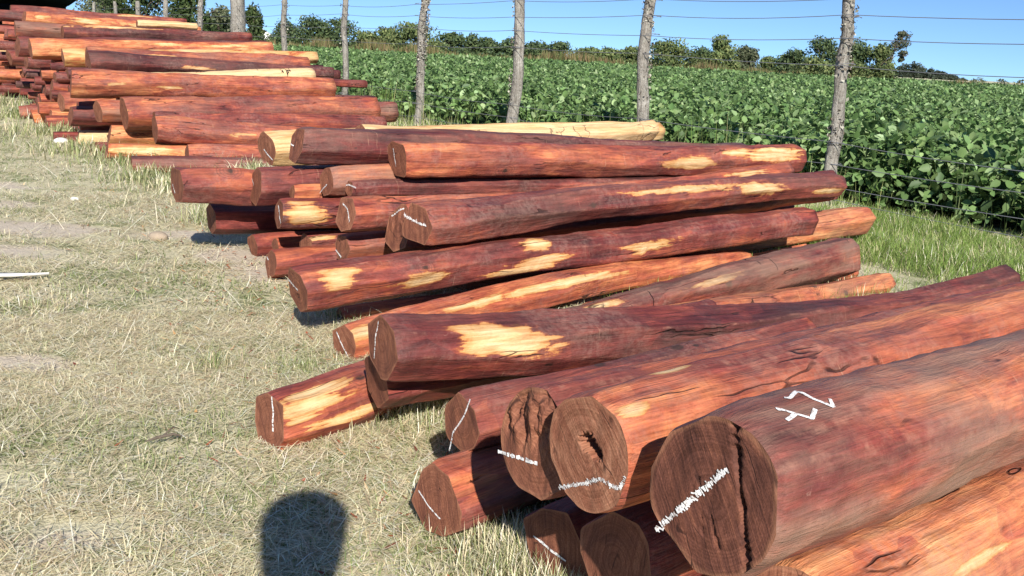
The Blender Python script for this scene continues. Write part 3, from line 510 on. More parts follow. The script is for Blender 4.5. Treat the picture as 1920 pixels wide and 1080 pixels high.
    if 'gl' in e:
        mb = MB()
        for g in e['gl']:
            wd = g[-1]*1.6; pts = np.array(g[:-1]); R = r0
            q2 = np.stack([pts[:, 0], pts[:, 1]*R], -1)
            cs = np.concatenate([[0], np.cumsum(np.hypot(*np.diff(q2, axis=0).T))]); T = cs[-1]; n = int(T/.004)+2
            ss = np.linspace(0, T, n); U = np.stack([np.interp(ss, cs, q2[:, 0]), np.interp(ss, cs, q2[:, 1])], -1)
            D = np.gradient(U, axis=0); D /= np.linalg.norm(D, axis=1)[:, None]; Nn = np.stack([-D[:, 1], D[:, 0]], -1)
            wv = wd*(.65 + .45*vnoise(ss*60, ss*0+3*len(mb.v), 5))
            W = []
            for sgn in (-1, 1):
                A = U + sgn*Nn*wv[:, None]*.5
                pp, _ = surface(A[:, 0], A[:, 1]/R)
                ax = np.stack([pp[:, 0], 0*pp[:, 0]+e['b'][0], 0*pp[:, 0]], -1); dv = pp-ax; dv[:, 0] = 0; dv /= np.linalg.norm(dv, axis=1)[:, None]
                W.append(pp + dv*.0016)
            V2 = np.concatenate(W); mb.add(V2, [(k, k+1, n+k+1, n+k) for k in range(n-1)])
        mb.build('chalk_writing', CHALK, o)
    return o

NEAR = 'hewn logs of the near pile'; FAR = 'hewn logs of the far pile'
NEARKEYS = set('N1 N2 N3 N4 N5 N6 N7 N8 N9 K J0 K2 I H F F2 G G3 E E2 D D2 C B A Z Y X1 W V U T S1 S2 S3 S4 S5 S6 Q1'.split())
# key: (label, tone, grey, sapa, facets, cracks, options)
INFO = {
 'N1': ('thickest brown log at the front right, white chalk writing on its top', .46, .95, 0, 12, .35, dict(shear=(-.02, .10))),
 'N2': ('thick orange log with a hollow hole in its round sawn end, beside the chalk-written log', .64, .25, .04, 12, .4, dict(shear=(0, .05))),
 'N3': ('log with a rough split end, tucked against the log with the hollow hole', .42, .25, .0, 11, .2, dict(rough_end=.07, shear=(0, .12))),
 'N4': ('small crimson log with a thin white line across its end, beside the split-ended log', .24, .2, 0, 8, .2, {}),
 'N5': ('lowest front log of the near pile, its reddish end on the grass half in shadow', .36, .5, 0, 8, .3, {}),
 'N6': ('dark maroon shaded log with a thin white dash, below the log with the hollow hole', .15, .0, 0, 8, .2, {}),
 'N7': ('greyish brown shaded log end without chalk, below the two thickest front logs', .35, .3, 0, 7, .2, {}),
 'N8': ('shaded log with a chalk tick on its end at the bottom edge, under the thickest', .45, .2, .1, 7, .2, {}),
 'N9': ('bright orange log filling the bottom right corner below the thickest brown log', .74, .35, .06, 11, .45, {}),
 'K': ('dark maroon log with one large star-shaped yellow patch near its sawn end', .25, .2, 0, 8, .25, dict(shear=(0, -.03))),
 'J0': ('orange-streaked log lying on the grass that sticks out farthest toward the bottom left', .46, .1, .02, 9, .2, dict(shear=(0, .15))),
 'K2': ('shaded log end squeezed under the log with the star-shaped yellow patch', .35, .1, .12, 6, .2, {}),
 'I': ('crooked bright orange log running behind the log with the star-shaped yellow patch', .66, .1, .14, 7, .4, {}),
 'H': ('thin yellowish log end on the grass below the long log with several yellow patches', .6, .4, .2, 6, .2, {}),
 'F': ('long red log with several yellow patches along its side, middle of the near pile', .33, .1, 0, 9, .25, dict(shear=(0, -.12))),
 'F2': ('pale brownish log tip poking out past the long log with several yellow patches', .80, .5, .12, 8, .5, dict(round_end=.5)),
 'G': ('greyish maroon log with dark cross cracks and a thick end above the green verge', .38, .85, .0, 9, 1.0, dict(round_end=.25)),
 'G3': ('pinkish weathered log lying low between the grey cracked log and the star-patched log', .72, .55, .06, 8, .3, dict(round_end=.5)),
 'Q1': ('tiny red log tip showing beneath the thick end of the grey cracked log', .45, 0, 0, 7, 0, {}),
 'E': ('red log with chalk strokes on its end and a broad yellow patch near its tip', .36, .3, 0, 8, .4, dict(round_end=.7)),
 'E2': ('cracked log end tucked beside the red log with chalk strokes on its end', .30, .1, 0, 6, .2, dict(rough_end=.03)),
 'D': ('orange-red log with one small yellow patch, behind the log with chalk strokes on its end', .58, .25, .02, 8, .35, {}),
 'D2': ('log end with a wide pale yellow patch on its side, above the squared yellow-topped end', .25, .1, .0, 7, .2, {}),
 'C': ('thin dark red log with a bright chalk arc on its small end', .25, .2, 0, 7, .2, {}),
 'B': ('brown-red topmost log of the near pile with yellow patches only at its far end', .47, .2, 0, 9, .4, dict(round_end=.3)),
 'A': ('dark purple-brown log on top of the near pile, overlapped by the topmost brown-red log', .12, .5, 0, 8, .2, dict(rough_end=.02)),
 'Z': ('long cream log bare of heartwood lying along the back top of the near pile', .85, .05, .78, 9, .7, dict(round_end=.3)),
 'Y': ('short cream-sided log end beside the dark purple-brown log', .8, 0, .7, 5, .1, {}),
 'X1': ('reddish log jutting out farthest left at the back of the near pile, above dark shadow', .33, .15, 0, 7, .2, {}),
 'W': ('red-brown log with a bright slash on its end, lying just right of the farthest-jutting log', .33, .1, 0, 7, .2, {}),
 'V': ('greyish pink round log end under the topmost brown-red log', .62, .7, .05, 10, .2, {}),
 'U': ('small orange log end wedged beside the greyish pink round log', .72, .1, .1, 6, .2, {}),
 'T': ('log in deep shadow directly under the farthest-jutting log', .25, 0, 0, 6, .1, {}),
 'S1': ('blocky red log end resting on the bare soil at the foot of the near pile', .42, .25, 0, 5, .2, {}),
 'S2': ('small squared crimson log end at the edge of the dark shadow by the bare soil', .25, 0, 0, 4, .1, {}),
 'S3': ('small red block end between the squared crimson end and the yellow-topped end', .45, 0, .1, 4, .1, {}),
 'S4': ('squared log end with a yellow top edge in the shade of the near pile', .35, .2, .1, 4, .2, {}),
 'S5': ('brown log end with a small chalk dash, between squared yellow-topped end and cracked end', .50, .4, 0, 8, .2, {}),
 'S6': ('small pointed wedge of red wood below the cracked log end', .48, .1, 0, 4, .1, {}),
 'R1': ('brown-red log sloping down to the right at the foot of the far pile', .50, .3, 0, 8, .4, {}),
 'R2': ('large brown and orange log, the lowest full-length log of the far pile', .50, .4, .0, 8, .3, {}),
 'R2b': ('long red log directly beneath the lowest full-length log of the far pile', .38, .1, 0, 7, .3, {}),
 'R2c': ('cream log tip poking out behind the lowest full-length log of the far pile', .8, 0, .6, 7, .4, dict(round_end=.4)),
 'R3': ('broad orange-brown log of the far pile with a small oval scar on its side', .57, .25, .0, 7, .4, {}),
 'R3b': ('cream-topped log with dark cross cracks lying behind the log with the oval scar', .85, 0, .85, 7, 1., {}),
 'R4': ('dark purple log slanting down to the right above the log with the oval scar', .10, .25, 0, 7, .2, {}),
 'R4b': ('pinkish brown log behind the slanting dark purple log', .55, .45, 0, 7, .2, {}),
 'R4c': ('yellow-sided log end left of the slanting dark purple log', .85, .1, .6, 4, .2, {}),
 'R5': ('bright orange log with a pale far tip, just above the pinkish brown log', .76, .05, .06, 6, .3, {}),
 'R5b': ('dark maroon log end left of the bright orange log of the far pile', .18, .2, 0, 6, .2, {}),
 'R6': ('maroon log with a cream upper edge, third from the top of the far pile', .16, .3, 0, 7, .2, {}),
 'R6b': ('grey-sided log with a cream top, left of the maroon log with a cream edge', .55, .8, .35, 7, .2, {}),
 'R7': ('orange log with cream splashes, second from the top of the far pile', .74, .1, .2, 7, .4, {}),
 'R7b': ('cream log tip on top of the far pile near the fence', .85, 0, .75, 6, .2, {}),
 'R8': ('reddish topmost log of the far pile with a cream band', .38, .3, .05, 8, .3, {}),
 'R9': ('reddish log cut by the picture edge just below the topmost log of the far pile', .38, .2, 0, 6, .2, {}),
 'R10': ('greyish brown log end left of the lowest full-length log of the far pile', .5, .9, 0, 9, .2, {}),
 'R11': ('flat grey log end under the greyish brown log end of the far pile', .35, 1., 0, 6, .2, {}),
 'R12': ('orange squared log end below the lowest full-length log of the far pile', .78, 0, .0, 4, .1, {}),
 'R13': ('small brown log end tucked under the left end of the sloping log', .6, .3, .1, 4, .1, {}),
 'R14': ('peach-coloured log lying low on the grass at the foot of the far pile', .82, .05, .25, 6, .3, {}),
 'R15': ('dark weathered log lying on the grass in front of the peach-coloured log', .25, .45, 0, 6, .2, {}),
 'R16': ('reddish log lying between the peach-coloured log and the near pile', .42, .2, .05, 7, .2, {}),
 'R17': ('bright cream block end on the grass left of the peach-coloured log', .9, 0, .9, 4, .1, {}),
 'R18': ('low red block end in the grass left of the bright cream block', .42, 0, .15, 4, .1, {}),
 'b1': ('small orange block end just under the topmost reddish log at the left edge', .75, 0, 0, 4, .1, {}),
 'b2': ('flat orange beam end at the left edge above the pale yellow beam end', .75, 0, .1, 4, .1, {}),
 'b3': ('pale yellow beam end at the left edge of the far pile', .9, 0, .85, 4, .1, {}),
 'b4': ('short orange beam end at the left edge below the pale yellow beam end', .72, 0, 0, 4, .1, {}),
 'b5': ('brown and yellow block end beside the short orange beam end', .4, .2, .1, 4, .1, {}),
 'b6': ('dark red upright block end in the left stack, right of the brown and yellow block', .28, .1, 0, 4, .1, {}),
 'b7': ('small maroon block end beneath the bright orange log of the far pile', .22, .2, 0, 4, .1, {}),
 'b8': ('long orange beam cut by the left picture edge, above the pinkish block on the grass', .72, .1, .05, 5, .1, {}),
 'b9': ('orange block end with a yellow lower edge, under the small maroon block', .68, .1, .2, 4, .1, {}),
 'b10': ('pinkish squared block standing on the grass at the left edge of the far pile', .6, .6, .1, 5, .1, {}),
 'b11': ('crimson block end right of the pinkish squared block', .30, 0, 0, 4, .1, {}),
 'b12': ('salmon red block end left of the log with the oval scar', .5, .1, 0, 5, .1, {}),
 'b14': ('grey-brown block end on the grass left of the small orange blocks', .4, .9, 0, 5, .1, {}),
 'b15': ('narrow orange splintered block in front of the grey-brown block', .72, 0, .1, 4, .1, dict(rough_end=.03)),
 'b16': ('bright orange block end above the large crimson block on the grass', .74, 0, .1, 4, .1, {}),
 'b17': ('thin orange wedge between the bright orange block and the large crimson block', .66, .1, .1, 4, .1, {}),
 'b18': ('yellow-brown upright block under the left end of the log with the oval scar', .8, .3, .2, 5, .1, {}),
 'b19': ('large crimson block end on the grass at the left foot of the far pile', .36, .1, 0, 5, .1, {}),
 'b20': ('maroon block end right of the large crimson block', .26, .25, 0, 5, .1, {}),
 'b21': ('maroon-topped block in shade between the maroon block and the greyish brown log end', .3, .1, 0, 4, .1, {}),
}

seed = 0
for key, e in LOGS.items():
    seed += 1
    lab, tone, grey, sapa, K, crack, opt = INFO[key]
    grp = NEAR if key in NEARKEYS else FAR
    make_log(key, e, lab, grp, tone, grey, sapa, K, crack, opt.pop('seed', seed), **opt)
for q in BURIED:
    seed += 1
    a, b = np.array(q[:3]), np.array(q[3:6]); L = float(np.linalg.norm(b-a)); s = float(a @ ES)
    e = dict(p=a, d=(b-a)/L, L=L, b=[0, 0], r=[q[6]*.97, q[6]*.95])
    near = s < 7.9
    make_log('B', e, 'log buried in the shade under the top logs of the near pile' if near else 'log buried in the shade among the stacked logs of the far pile',
             'logs buried in the near pile' if near else 'logs buried in the far pile', np.random.default_rng(seed).uniform(.1, .55), .1, 0, 7, .2, seed, NS=24, NTH=20)

# ------------------------------------------------------------------ ground
def ground_material():
    w = NT('dry_turf_and_soil')
    p = w.n('ShaderNodeNewGeometry').outputs['Position']
    big = w.noise(p, .55, 5, .6); med = w.noise(p, 3.2, 5, .65); fine = w.noise(p, 60, 4, .7); fib = w.noise(w.vmul(p, (140, 40, 40)), 1, 3, .6, 1.)
    soil = w.ramp(w.math('ADD', w.math('MULTIPLY', fine, .5), w.math('MULTIPLY', w.noise(p, 210, 4, .75), .5)), [(.3, (.43, .36, .27)), (.7, (.66, .57, .46))])
    turf = w.ramp(w.math('ADD', w.math('MULTIPLY', fine, .6), w.math('MULTIPLY', fib, .4)), [(.3, (.30, .27, .17)), (.5, (.56, .51, .34)), (.72, (.74, .68, .49))])
    green = w.ramp(fine, [(.3, (.15, .18, .075)), (.7, (.34, .36, .18))])
    turf = w.mix(w.smooth(med, .48, .64), turf, green)
    a = w.attr('soil')
    k = w.smooth(w.math('ADD', a, w.math('MULTIPLY', w.math('SUBTRACT', med, .5), 1.1)), .42, .66)
    col = w.mix(k, turf, soil)
    h = w.math('ADD', fine, w.math('MULTIPLY', med, 1.5))
    return w.surf(col, .95, .08, h, .7, .02)

DIRT = [(-2.9, 5.5, 1.0, .34), (-3.9, 7.0, .6, .3), (-1.75, 3.2, .35, .12), (-2.5, 3.3, .4, .2), (-1.5, 5.15, .5, .35), (-1.25, 4.75, .35, .3), (-1.35, 2.3, .28, .16), (-2.6, 4.9, .5, .2), (-1.0, 2.05, .25, .12), (-3.6, 6.2, .7, .3), (-1.9, 5.6, .5, .25)]
def soilness(x, y):
    s = np.zeros_like(x)
    for (a, b, rx, ry) in DIRT: s = np.maximum(s, 1.15 - np.hypot((x-a)/rx, (y-b)/ry))
    return np.clip(s, 0, 1)
def gz(x, y):
    d = np.hypot(x, y); t = x*ET[0]+y*ET[1]
    return (fbm(x*1.3, y*1.3, 4, 3)-.5)*.05*np.clip(1-d/25, 0, 1)*np.clip((1.9-t)/1.0, .12, 1)
ax = np.concatenate([-np.geomspace(1500, 12.5, 26), np.linspace(-12, 12, 121), np.geomspace(12.5, 1500, 26)])
ay = np.concatenate([-np.geomspace(1500, 6.5, 18), np.linspace(-6, 18, 121), np.geomspace(18.6, 2500, 28)])
GX, GY = np.meshgrid(ax, ay, indexing='ij')
gv = np.stack([GX, GY, gz(GX, GY)], -1).reshape(-1, 3)
nx, ny = len(ax), len(ay)
i = np.arange(nx-1)[:, None]*ny; j = np.arange(ny-1)[None]
gf = np.stack([i+j, i+ny+j, i+ny+j+1, i+j+1], -1).reshape(-1, 4)
tag(mesh_obj('ground', gv, gf, ground_material(), None, True, dict(soil=soilness(gv[:, 0], gv[:, 1]))), kind='structure')

rng = np.random.default_rng(77)
def sector(n, r0, r1, a0, a1):
    r = np.sqrt(rng.uniform(r0*r0, r1*r1, n)); a = np.radians(rng.uniform(a0, a1, n))
    return r*np.sin(a), r*np.cos(a)
def in_st(x, y): return x*ES[0]+y*ES[1], x*ET[0]+y*ET[1]

def blades(x, y, length, width, tilt, bend, col, seg=2, z0=None):
    """bent grass blades: arrays -> verts, faces, colours"""
    n = len(x); az = rng.uniform(0, 2*math.pi, n)
    dx, dy = np.cos(az), np.sin(az); px, py = -dy, dx
    z = gz(x, y) if z0 is None else z0
    V = np.zeros((n, 2*seg+1, 3)); base = np.stack([x, y, z], -1)
    pos = base.copy(); tl = tilt.copy()
    for k in range(seg+1):
        wk = width*(1-.55*k/seg)
        if k < seg:
            V[:, 2*k] = pos + np.stack([px, py, 0*px], -1)*wk[:, None]*.5
            V[:, 2*k+1] = pos - np.stack([px, py, 0*px], -1)*wk[:, None]*.5
            st = length/seg
            pos = pos + np.stack([dx*np.sin(tl)*st, dy*np.sin(tl)*st, np.cos(tl)*st], -1); tl = tl + bend/seg
            pos[:, 2] = np.maximum(pos[:, 2], z+.003)
        else: V[:, 2*k] = pos
    b = np.arange(n)[:, None]*(2*seg+1)
    q = np.concatenate([b+np.array([[2*k, 2*k+1, 2*k+3, 2*k+2]]) for k in range(seg-1)]) if seg > 1 else np.zeros((0, 4), int)
    t = b+np.array([[2*seg-2, 2*seg-1, 2*seg]])
    cc = np.repeat(col[:, None], 2*seg+1, 1)
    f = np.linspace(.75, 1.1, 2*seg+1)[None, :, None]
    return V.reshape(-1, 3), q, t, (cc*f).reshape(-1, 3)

class Acc:
    def __init__(s): s.V = []; s.Q = []; s.T = []; s.Cc = []; s.n = 0
    def add(s, v, q, t, c):
        s.V.append(v); s.Cc.append(c)
        if len(q): s.Q.append(q+s.n)
        if len(t): s.T.append(t+s.n)
        s.n += len(v)
    def build(s, name, mat):
        f = []
        me_v = np.concatenate(s.V)
        groups = []
        if s.Q: groups.append(np.concatenate(s.Q))
        if s.T: groups.append(np.concatenate(s.T))
        return mesh_multi(name, me_v, groups, mat, np.concatenate(s.Cc))

def mesh_multi(name, verts, groups, mat, col):
    me = bpy.data.meshes.new(name); verts = np.asarray(verts, np.float32)
    me.vertices.add(len(verts)); me.vertices.foreach_set('co', verts.ravel())
    li = np.concatenate([g.ravel() for g in groups]).astype(np.int32); tot = np.concatenate([np.full(len(g), g.shape[1]) for g in groups]).astype(np.int32)
    me.loops.add(len(li)); me.polygons.add(len(tot))
    me.loops.foreach_set('vertex_index', li); me.polygons.foreach_set('loop_start', np.concatenate([[0], np.cumsum(tot)[:-1]]).astype(np.int32))
    me.update(calc_edges=True)
    a = me.attributes.new('col', 'FLOAT_COLOR', 'POINT')
    a.data.foreach_set('color', np.concatenate([np.clip(col, 0, 1), np.ones((len(col), 1))], 1).astype(np.float32).ravel())
    me.materials.append(mat)
    o = bpy.data.objects.new(name, me); C.objects.link(o); return o

GRASS = attr_material('grass_blades', .7, .2, .25)
def pick(n, cols, w):
    c = np.array(cols)[rng.choice(len(cols), n, p=np.array(w)/sum(w))]
    return c*rng.uniform(.75, 1.25, (n, 1))*rng.uniform(.94, 1.06, (n, 3))
STRAW = [(.84, .75, .51), (.76, .67, .43), (.90, .85, .67), (.50, .40, .25)]
GREEN = [(.24, .28, .11), (.32, .35, .16), (.40, .41, .21), (.17, .22, .085)]
LUSH = [(.15, .24, .05), (.21, .31, .07), (.29, .38, .11), (.38, .42, .17), (.50, .47, .24)]
acc = Acc()
for (r0, r1, a0, a1, n, sc) in ((1.0, 2.6, -50, 30, 60000, 1.), (2.6, 4.2, -42, 14, 90000, 1.), (4.2, 7.5, -40, 10, 80000, 1.35), (7.5, 13, -38, 0, 60000, 1.6), (13, 26, -36, -14, 34000, 2.2)):
    x, y = sector(n, r0, r1, a0, a1)
    s, t = in_st(x, y)
    lim = np.interp(s, [0, 2.6, 5, 6.5, 8, 12, 20, 26], [2.9, 2.9, 2.9, 3.3, 2.7, 2.6, 3.2, 3.4])
    k = (t < lim) & (rng.random(n) > soilness(x, y)*1.0)
    gm = fbm(x*1.6+3, y*1.6, 9, 3)                       # green patches
    k &= rng.random(n) < np.clip(.35 + 1.3*fbm(x*2.4, y*2.4, 21, 3), .2, 1)
    x, y, gm = x[k], y[k], gm[k]; n = len(x)
    isg = rng.random(n) < np.clip((gm-.42)*2.0, .06, .65)
    lie = (~isg) & (rng.random(n) < .9)
    ln = np.where(isg, rng.uniform(.018, .048, n), np.where(lie, rng.uniform(.03, .10, n), rng.uniform(.02, .05, n)))*sc**.75
    wd = np.where(isg, .0030, .0024)*sc*rng.uniform(.7, 1.3, n)
    tilt = np.where(lie, rng.uniform(1.25, 1.56, n), rng.uniform(.55, 1.4, n)); bend = rng.uniform(-.2, .9, n)
    col = np.where(isg[:, None], pick(n, GREEN, [4, 3, 2, 2]), pick(n, STRAW, [4, 4, 2, 2]))
    z0 = gz(x, y) + np.where(lie, rng.uniform(.001, .014, n), 0)
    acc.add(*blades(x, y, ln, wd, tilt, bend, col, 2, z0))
# tufts: (x, y, radius, count, height, green share)
for (tx, ty, tr, n, hh, gsh) in ((-.28, 2.98, .28, 2600, .10, .55), (-.12, 3.06, .25, 1800, .10, .55), (-1.95, 6.0, .22, 400, .16, .6), (-1.75, 5.75, .15, 200, .15, .5), (-.74, 3.32, .30, 1200, .04, .9), (-3.0, 7.7, .45, 600, .14, .75), (-3.5, 8.6, .5, 600, .15, .75), (-4.2, 9.3, .6, 600, .15, .7),
        (-5.2, 10.8, .8, 600, .16, .75), (-6.6, 12.7, .9, 600, .17, .8), (-8.0, 14.2, 1.2, 600, .2, .75), (-2.7, 7.3, .35, 300, .12, .5), (-1.06, 3.3, .16, 220, .07, .7), (-2.0, 3.9, .25, 240, .05, .6), (-.55, 2.8, .12, 200, .08, .5), (.05, 2.0, .2, 1500, .10, .4), (.15, 1.8, .2, 1500, .10, .4), (-.05, 2.25, .2, 900, .08, .4), (-2.4, 7.1, .5, 400, .10, .5), (-.72, 4.0, .2, 500, .06, .7),
        (-2.7, 8.6, .35, 700, .18, .4), (-2.3, 8.3, .3, 500, .16, .4), (-1.9, 7.9, .35, 600, .16, .4)):
    q = np.abs(rng.normal(0, .5, n)); a = rng.uniform(0, 6.28, n)
    x, y = tx+np.cos(a)*q*tr, ty+np.sin(a)*q*tr
    isg = rng.random(n) < gsh; d = math.hypot(tx, ty)
    col = np.where(isg[:, None], pick(n, GREEN, [2, 3, 3, 1]), pick(n, STRAW, [4, 3, 3, 1]))
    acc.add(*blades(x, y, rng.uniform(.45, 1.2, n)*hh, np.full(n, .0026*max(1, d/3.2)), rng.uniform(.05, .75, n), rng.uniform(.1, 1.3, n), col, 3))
n = 900; s = rng.uniform(.9, 8, n); t = np.interp(s, [0, 2.6, 5, 8], [1.15, 1.3, 1.7, 2.2]) + np.abs(rng.normal(0, .28, n))*rng.choice([-1, 1], n, p=[.45, .55]); x, y = s*ES[0]+t*ET[0], s*ES[1]+t*ET[1]
acc.add(*blades(x, y, rng.uniform(.012, .05, n), rng.uniform(.004, .012, n), rng.uniform(1.2, 1.6, n), rng.uniform(-.3, .3, n), pick(n, [(.42, .14, .07), (.62, .34, .16), (.25, .08, .05), (.75, .55, .32)], [3, 3, 2, 2]), 2, gz(x, y)+.012))
# long pale stalks
n = 420; x, y = sector(n, 1.8, 11, -38, 2); s, t = in_st(x, y); k = (t < np.interp(s, [0, 6, 9, 20], [2.2, 2.2, 2.4, 2.4])) & ~((s < 3.0) & (t > .45)); x, y = x[k], y[k]; n = len(x)
acc.add(*blades(x, y, rng.uniform(.10, .30, n), .0026*np.maximum(1, np.hypot(x, y)/4), rng.uniform(.9, 1.5, n), rng.uniform(-.1, .4, n), pick(n, STRAW[:3], [1, 1, 3]), 3))
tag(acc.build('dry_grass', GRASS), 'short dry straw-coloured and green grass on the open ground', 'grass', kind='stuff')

acc = Acc()
for (s0, s1, t0, t1, n, hh, wd) in ((-2.5, 2.2, 4.6, 7.2, 42000, .10, .0036), (2.2, 5.2, 5.2, 7.25, 60000, .10, .0036), (5.2, 8.5, 5.6, 7.3, 16000, .17, .006), (8.5, 14, 5.4, 7.3, 14000, .22, .008), (14, 30, 5.8, 7.3, 9000, .25, .014), (1.8, 4.2, 3.0, 5.2, 9000, .10, .0035), (5.2, 8.0, 2.2, 5.6, 9000, .12, .006)):
    s, t = rng.uniform(s0, s1, n), rng.uniform(t0, t1, n); x, y = s*ES[0]+t*ET[0], s*ES[1]+t*ET[1]
    cl = fbm(x*2.2, y*2.2, 31, 3); k = rng.random(n) < np.clip(cl*1.7-.15, .15, 1); x, y, cl = x[k], y[k], cl[k]; n = len(x)
    dry = rng.random(n) < (.08 + .45*(fbm(x*1.1, y*1.1, 51, 2) > .58) + (.35 if s0 > 8 else 0))
    col = np.where(dry[:, None], pick(n, STRAW, [3, 3, 2, 1]), pick(n, LUSH, [4, 4, 3, 1, .6]))
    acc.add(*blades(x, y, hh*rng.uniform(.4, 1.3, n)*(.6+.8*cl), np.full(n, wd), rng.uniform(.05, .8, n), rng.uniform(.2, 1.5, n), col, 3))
# weeds standing along the fence
n = 700; s = rng.uniform(4.6, 14, n); t = rng.normal(7.1, .12, n); x, y = s*ES[0]+t*ET[0], s*ES[1]+t*ET[1]
acc.add(*blades(x, y, rng.uniform(.2, .75, n)*np.clip(fbm(x*1.5, y*1.5, 61, 2)*1.6, .2, 1.2), np.full(n, .006), rng.uniform(.02, .35, n), rng.uniform(.0, .5, n), pick(n, LUSH, [3, 3, 3, 2, 2]), 3))
tag(acc.build('verge_grass', GRASS), 'lush green grass between the log ends and the fence', 'grass', kind='stuff')

# ------------------------------------------------------------------ soy field
def field_material():
    w = NT('soil_and_crop_sheet')
    p = w.n('ShaderNodeNewGeometry').outputs['Position']
    a = w.noise(p, 5, 5, .7); b = w.noise(p, 1.1, 3, .6)
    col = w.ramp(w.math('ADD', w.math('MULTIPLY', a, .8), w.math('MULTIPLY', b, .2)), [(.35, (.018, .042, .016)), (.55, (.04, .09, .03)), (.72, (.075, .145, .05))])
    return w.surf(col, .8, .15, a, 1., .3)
# the sheet below the leaves, from 1.2 m inside the fence to the horizon
def st(s, t, z): return (s*ES[0]+t*ET[0], s*ES[1]+t*ET[1], z)
fv = []; ss = [-400, -60, -20, -5, 5, 15, 30, 60, 110, 130]; ts = [7.6, 8.6, 20, 60, 200, 900]
for s in ss:
    for t, z in zip(ts, [.08, .34, .40, .46, .52, .52]): fv.append(st(s, t, z))
nt = len(ts)
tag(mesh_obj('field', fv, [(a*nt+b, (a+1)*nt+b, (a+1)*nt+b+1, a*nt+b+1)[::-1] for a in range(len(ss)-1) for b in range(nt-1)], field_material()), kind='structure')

def leaves(cx, cy, cz, az, droop, roll, ln, wd, col, detail=2):
    """folded pointed leaflets"""
    n = len(cx)
    d = np.stack([np.cos(az)*np.cos(droop), np.sin(az)*np.cos(droop), -np.sin(droop)], -1)
    side = np.stack([-np.sin(az), np.cos(az), 0*az], -1); up = np.cross(d, side)
    cr, sr = np.cos(roll)[:, None], np.sin(roll)[:, None]
    side, up = side*cr+up*sr, up*cr-side*sr
    c = np.stack([cx, cy, cz], -1); L = ln[:, None]; W = wd[:, None]
    if detail == 2:
        V = np.stack([c, c+d*L*.30+side*W*.46+up*W*.10, c+d*L*.68+side*W*.40+up*W*.06-up*L*.03, c+d*L-up*L*.12, c+d*L*.68-side*W*.40+up*W*.06-up*L*.03, c+d*L*.30-side*W*.46+up*W*.10, c+d*L*.5-up*W*.06], 1)
        b = np.arange(n)[:, None]*7
        t = np.concatenate([b+np.array([[p, q, 6]]) for p, q in ((0, 1), (1, 2), (2, 3), (3, 4), (4, 5), (5, 0))])
        k = 7
    else:
        V = np.stack([c, c+d*L*.45+side*W*.5, c+d*L-up*L*.08, c+d*L*.45-side*W*.5], 1)
        b = np.arange(n)[:, None]*4; t = np.concatenate([b+np.array([[0, 1, 2]]), b+np.array([[0, 2, 3]])]); k = 4
    return V.reshape(-1, 3), np.zeros((0, 4), int), t, np.repeat(col, k, 0)
SOY = [(.108, .185, .058), (.148, .24, .078), (.20, .305, .11), (.075, .132, .046), (.31, .42, .19)]
acc = Acc()
def soy(n, r0, r1, a0, a1, ln, detail, low):
    x, y = sector(n, r0, r1, a0, a1); s, t = in_st(x, y)
    row = np.abs(((t-7.35)/.52) % 1 - .5)*2             # plants in rows along the fence
    k = (t > 7.25 + .12*fbm(s*2, s*0, 3, 2)) & (t < 400) & ((rng.random(n) < 1.25-row*.75) | (r0 > 30))
    x, y, s, t, row = x[k], y[k], s[k], t[k], row[k]; n = len(x)
    h = .58 + .22*(fbm(x*.9, y*.9, 71, 3)-.5)*1.6 + .05*(fbm(x*5, y*5, 5, 2)-.5) - .10*row*(r0 < 30)
    h = h - np.clip(.35-(t-7.25), 0, .35)*.6
    if low: z = rng.uniform(.08, .95, n)**.8*h
    else: z = h - np.abs(rng.normal(0, .07, n)) + (rng.random(n) < .12)*rng.uniform(0, .10, n)
    az = rng.uniform(0, 6.28, n); tiltc = rng.normal(0, .25, n)
    for dphi, dl in ((0, 1.), (1.9, .9), (-1.9, .9)):
        a = az+dphi+rng.normal(0, .15, n)
        l = ln*dl*rng.uniform(.5, 1.45, n)
        off = ln*.28
        flip = rng.random(n) < .16
        droop = np.where(flip, rng.uniform(-1.2, -.3, n), rng.normal(.32, .48, n))
        c = pick(n, SOY, [3, 4, 3.4, 2, 1.6])
        acc.add(*leaves(x+np.cos(a)*off, y+np.sin(a)*off, z-off*np.sin(.2)+rng.normal(0, .01, n), a, droop, rng.normal(0, .6, n), l, l*rng.uniform(.5, .78, n), c, detail))
soy(38000, 5.5, 16, -40, 46, .092, 2, False)
soy(36000, 5.5, 13, -40, 46, .088, 2, True)
soy(66000, 16, 36, -34, 40, .112, 1, False)
soy(60000, 36, 72, -30, 38, .17, 1, False)
soy(60000, 72, 170, -28, 36, .32, 1, False)
# stems of the first rows
n = 1100; s = rng.uniform(-1, 16, n); t = rng.uniform(7.3, 8.6, n)
acc.add(*blades(s*ES[0]+t*ET[0], s*ES[1]+t*ET[1], rng.uniform(.35, .68, n), np.full(n, .007), rng.uniform(0, .3, n), rng.uniform(0, .3, n), pick(n, [(.10, .15, .05), (.16, .2, .08)], [1, 1]), 3, np.zeros(n)))
SOYM = attr_material('soy_leaves', .5, .3, .25)
tag(acc.build('soy_crop', SOYM), 'dense knee-high green soy plants filling the field beyond the fence', 'crop', kind='stuff')

